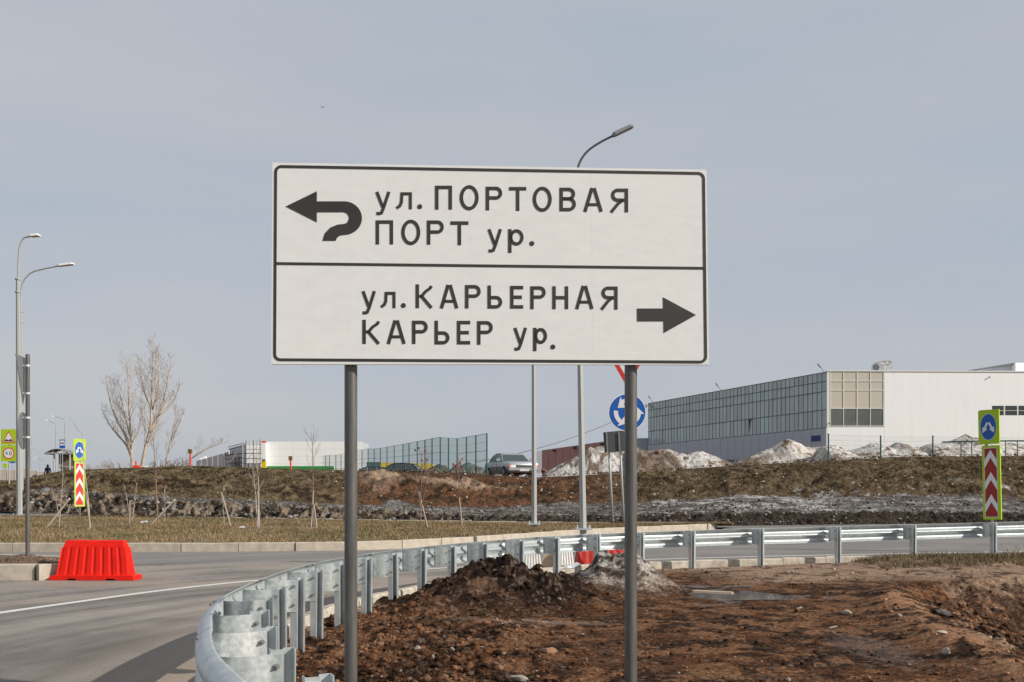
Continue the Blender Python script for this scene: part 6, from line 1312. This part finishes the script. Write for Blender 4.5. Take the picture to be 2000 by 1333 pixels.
pc_ = P(1422, 924, 92); car('dark blue car roof peeping over the bank between two snow heaps', 'car_blue', (pc_.x, 92, pc_.z - .30), R(170), 4.1, 1.7, 1.45, False)

# ------------------------------------------------------------------ things lying on the building site
def on(x, y): 
    Y = 3000 / (y - 970)
    for _ in range(6): Xq = (x - 1000) / 2000 * Y; z = soil_h(Xq, Y); Y = (1.5 - z) * 2000 / (y - 970)
    return Vector(((x - 1000) / 2000 * Y, Y, z))
q = on(1392, 1165); b = MB(); b.prism([Vector((x, y, .045)) for x, y in ((-.28, -.05), (.26, -.055), (.29, .0), (.27, .05), (-.20, .06), (-.29, .03))], (0, 0, .028)); o = b.build('plank', 'wood'); o.location = q; o.rotation_euler = (R(2), R(2), R(-8)); tag(o, 'short broken wooden plank lying by the puddle', 'plank')
q = on(1137, 1103); b = MB(); b.prism([Vector((x, 0, z)) for x, z in ((-.17, 0), (.17, .03), (.15, .06), (-.15, .02))], (0, .03, 0)); o = b.build('wood_strip', 'hydrant'); 
bpy.data.objects.remove(o)
o = mesh('plastic_scrap', [(-.16, -.05, 0), (-.05, -.08, .05), (.06, -.06, .03), (.17, -.02, .10), (.12, .06, .12), (0, .05, .07), (-.14, .04, .03)], [(0, 1, 5, 6), (1, 2, 5), (2, 3, 4, 5)], 'litter'); o.location = P(1112, 1114, 15.9); o.modifiers.new('s', 'SOLIDIFY').thickness = .01; tag(o, 'crumpled white plastic scrap on the left shoulder of the grey snow heap', 'litter')
ST = [(1652, 1199, .085, 'stone', 'pale squared stone block alone on the level dirt left of the clay ridge', (1.2, .7, .6)), (1628, 1229, .085, 'stone', 'flat pale slab below the squared stone block', (1.5, .7, .25)), (1758, 1206, .06, 'stone', 'pale stone at the top end of the clay ridge', (1, .7, .7)), (1795, 1217, .09, 'stone_brown', 'brownish flat stone on the ridge just right of its top', (1.2, .6, .5)), (1842, 1200, .11, 'stone', 'long pale flat stone in the dark slope at right', (1.7, .5, .4)), (1840, 1240, .07, 'stone', 'pale elongated stone on the dark slope above the big ridge stone', (1.5, .6, .5)), (1886, 1237, .075, 'stone', 'pale tilted brick shaped stone on the dark slope', (1.5, .6, .6)), (1848, 1280, .085, 'stone', 'large pale stone on the lower clay ridge', (1.2, .8, .7)), (1940, 1218, .055, 'stone_brown', 'orange brown stone high on the dark slope', (1, .8, .9)), (1944, 1189, .05, 'stone', 'small whitish stone near the top right of the dark slope', (1, .8, .6)), (1907, 1165, .07, 'stone_brown', 'sandy stone on the far rim of the dark slope', (1.1, .8, .8)), (1960, 1262, .05, 'stone', 'small pale stone low at the far right of the dark slope', (1.2, .6, .6)), (1904, 1214, .05, 'stone', 'white speckled stone at the middle of the dark slope', (1, .7, .7)),
      (1562, 1190, .055, 'stone', 'small rounded whitish stone right of the puddle', (1.3, .8, .5)), (1530, 1188, .06, 'stone_brown', 'tan stone right of the puddle beside the whitish one', (1.3, .8, .5)), (1540, 1330, .05, 'stone', 'small pale stone at the bottom edge between the right post and the clay ridge', (1.2, .8, .5)), (816, 1268, .05, 'stone', 'pale angular stone in the brown clods right of the left post', (1.2, .7, .6)), (884, 1272, .055, 'stone', 'flat pale stone in the clods below the dark dirt heap', (1.4, .7, .5)), (846, 1285, .035, 'stone', 'small white stone under the flat pale stone', (.8, .6, 1.2)), (782, 1318, .04, 'stone', 'pale upright splinter of stone at the bottom left of the clods', (.7, .6, 1.6)), (1014, 1328, .07, 'stone', 'grey lump at the bottom edge in the middle of the clods', (1.6, .8, .6)), (575, 1302, .05, 'stone', 'grey stone at the foot of the nearest guardrail posts', (1, .8, .8)), (1138, 1241, .035, 'stone', 'tiny pale stone on smooth dirt left of the right post', (1.4, .8, .5)), (1262, 1196, .05, 'stone', 'flat white stone just right of the right post', (2.0, .6, .35)), (978, 1146, .045, 'stone', 'white stone stuck in the face of the dark dirt heap', (.8, .7, .9)), (1092, 1172, .04, 'stone', 'small white stone low on the right flank of the dark dirt heap', (1.2, .7, .6)), (932, 1142, .03, 'stone', 'small bright stone on the left face of the dark dirt heap', (.7, .7, 1))]
for i, (x, y, s_, m_, lb, sq) in enumerate(ST):
    q = on(x, y)
    rock(lb, (q.x, q.y, q.z + s_ * .25), s_, m_, seed=i + 20, sq=sq)
# dark lump and dry stalks
q = on(1072, 1278); rock('dark grassy clod of earth on the smooth dirt left of the right post', (q.x, q.y, q.z + .02), .085, 'stone_brown', 'clod', 'earth_clod', seed=90, sq=(1.4, 1, .7))
# dry weeds at right by the rail
for i, (x, lb) in enumerate(((1968, 'dry brown weed stalks by the guardrail at the right edge'), (1985, 'second tuft of dry weed stalks at the very right edge'))):
    Y = 20.6; X = (x - 1000) / 2000 * Y; bb = Vector((X, Y, soil_h(X, Y))); t = thing('dry_weed', lb, 'plant', tuple(bb)); rng = random.Random(i + 70); out = []; m_ = MB()
    for k in range(5): branch_mesh(rng, Vector((rng.uniform(-.05, .05), 0, -.02)), Vector((rng.gauss(0, .25), rng.gauss(0, .2), 1)), .26, .004, 1, out, .05, (2, 4), (25, 50))
    for pp_, rr2, dep in out: m_.tube(pp_, [max(.002, z) for z in rr2], 3, False)
    mesh('stalks', m_.v, m_.f, 'twig', t)
# litter on lawn
for x, y, s_, lb in ((281, 1020, .14, 'small white litter scrap on the lawn by the leaning pale stake'), (472, 1044, .10, 'pale scrap lying on the lawn left of the double stemmed sapling')):
    Y = 38 if y < 1030 else 34.5; q = P(x, y, Y); q.z = lawn_z(x, Y) + .05; o = mesh('litter', [(-s_, -.04, 0), (s_, -.05, .02), (s_ * .8, .08, .07), (-s_ * .7, .05, .05)], [(0, 1, 2, 3)], 'litter'); o.location = q; o.modifiers.new('s', 'SOLIDIFY').thickness = .03; tag(o, lb, 'litter')
# bird
q = P(630, 210, 120); b = MB(); b.v = [(-.32, 0, .08), (-.05, .12, .0), (.3, 0, .10), (.05, -.12, .0), (0, 0, -.05), (0, 0, .05)]; b.f = [(0, 1, 5), (0, 5, 3), (2, 5, 1), (2, 3, 5), (0, 4, 1), (0, 3, 4), (2, 1, 4), (2, 4, 3)]; o = b.build('bird', 'bird'); o.location = q; tag(o, 'tiny dark bird high in the sky left of centre', 'bird')
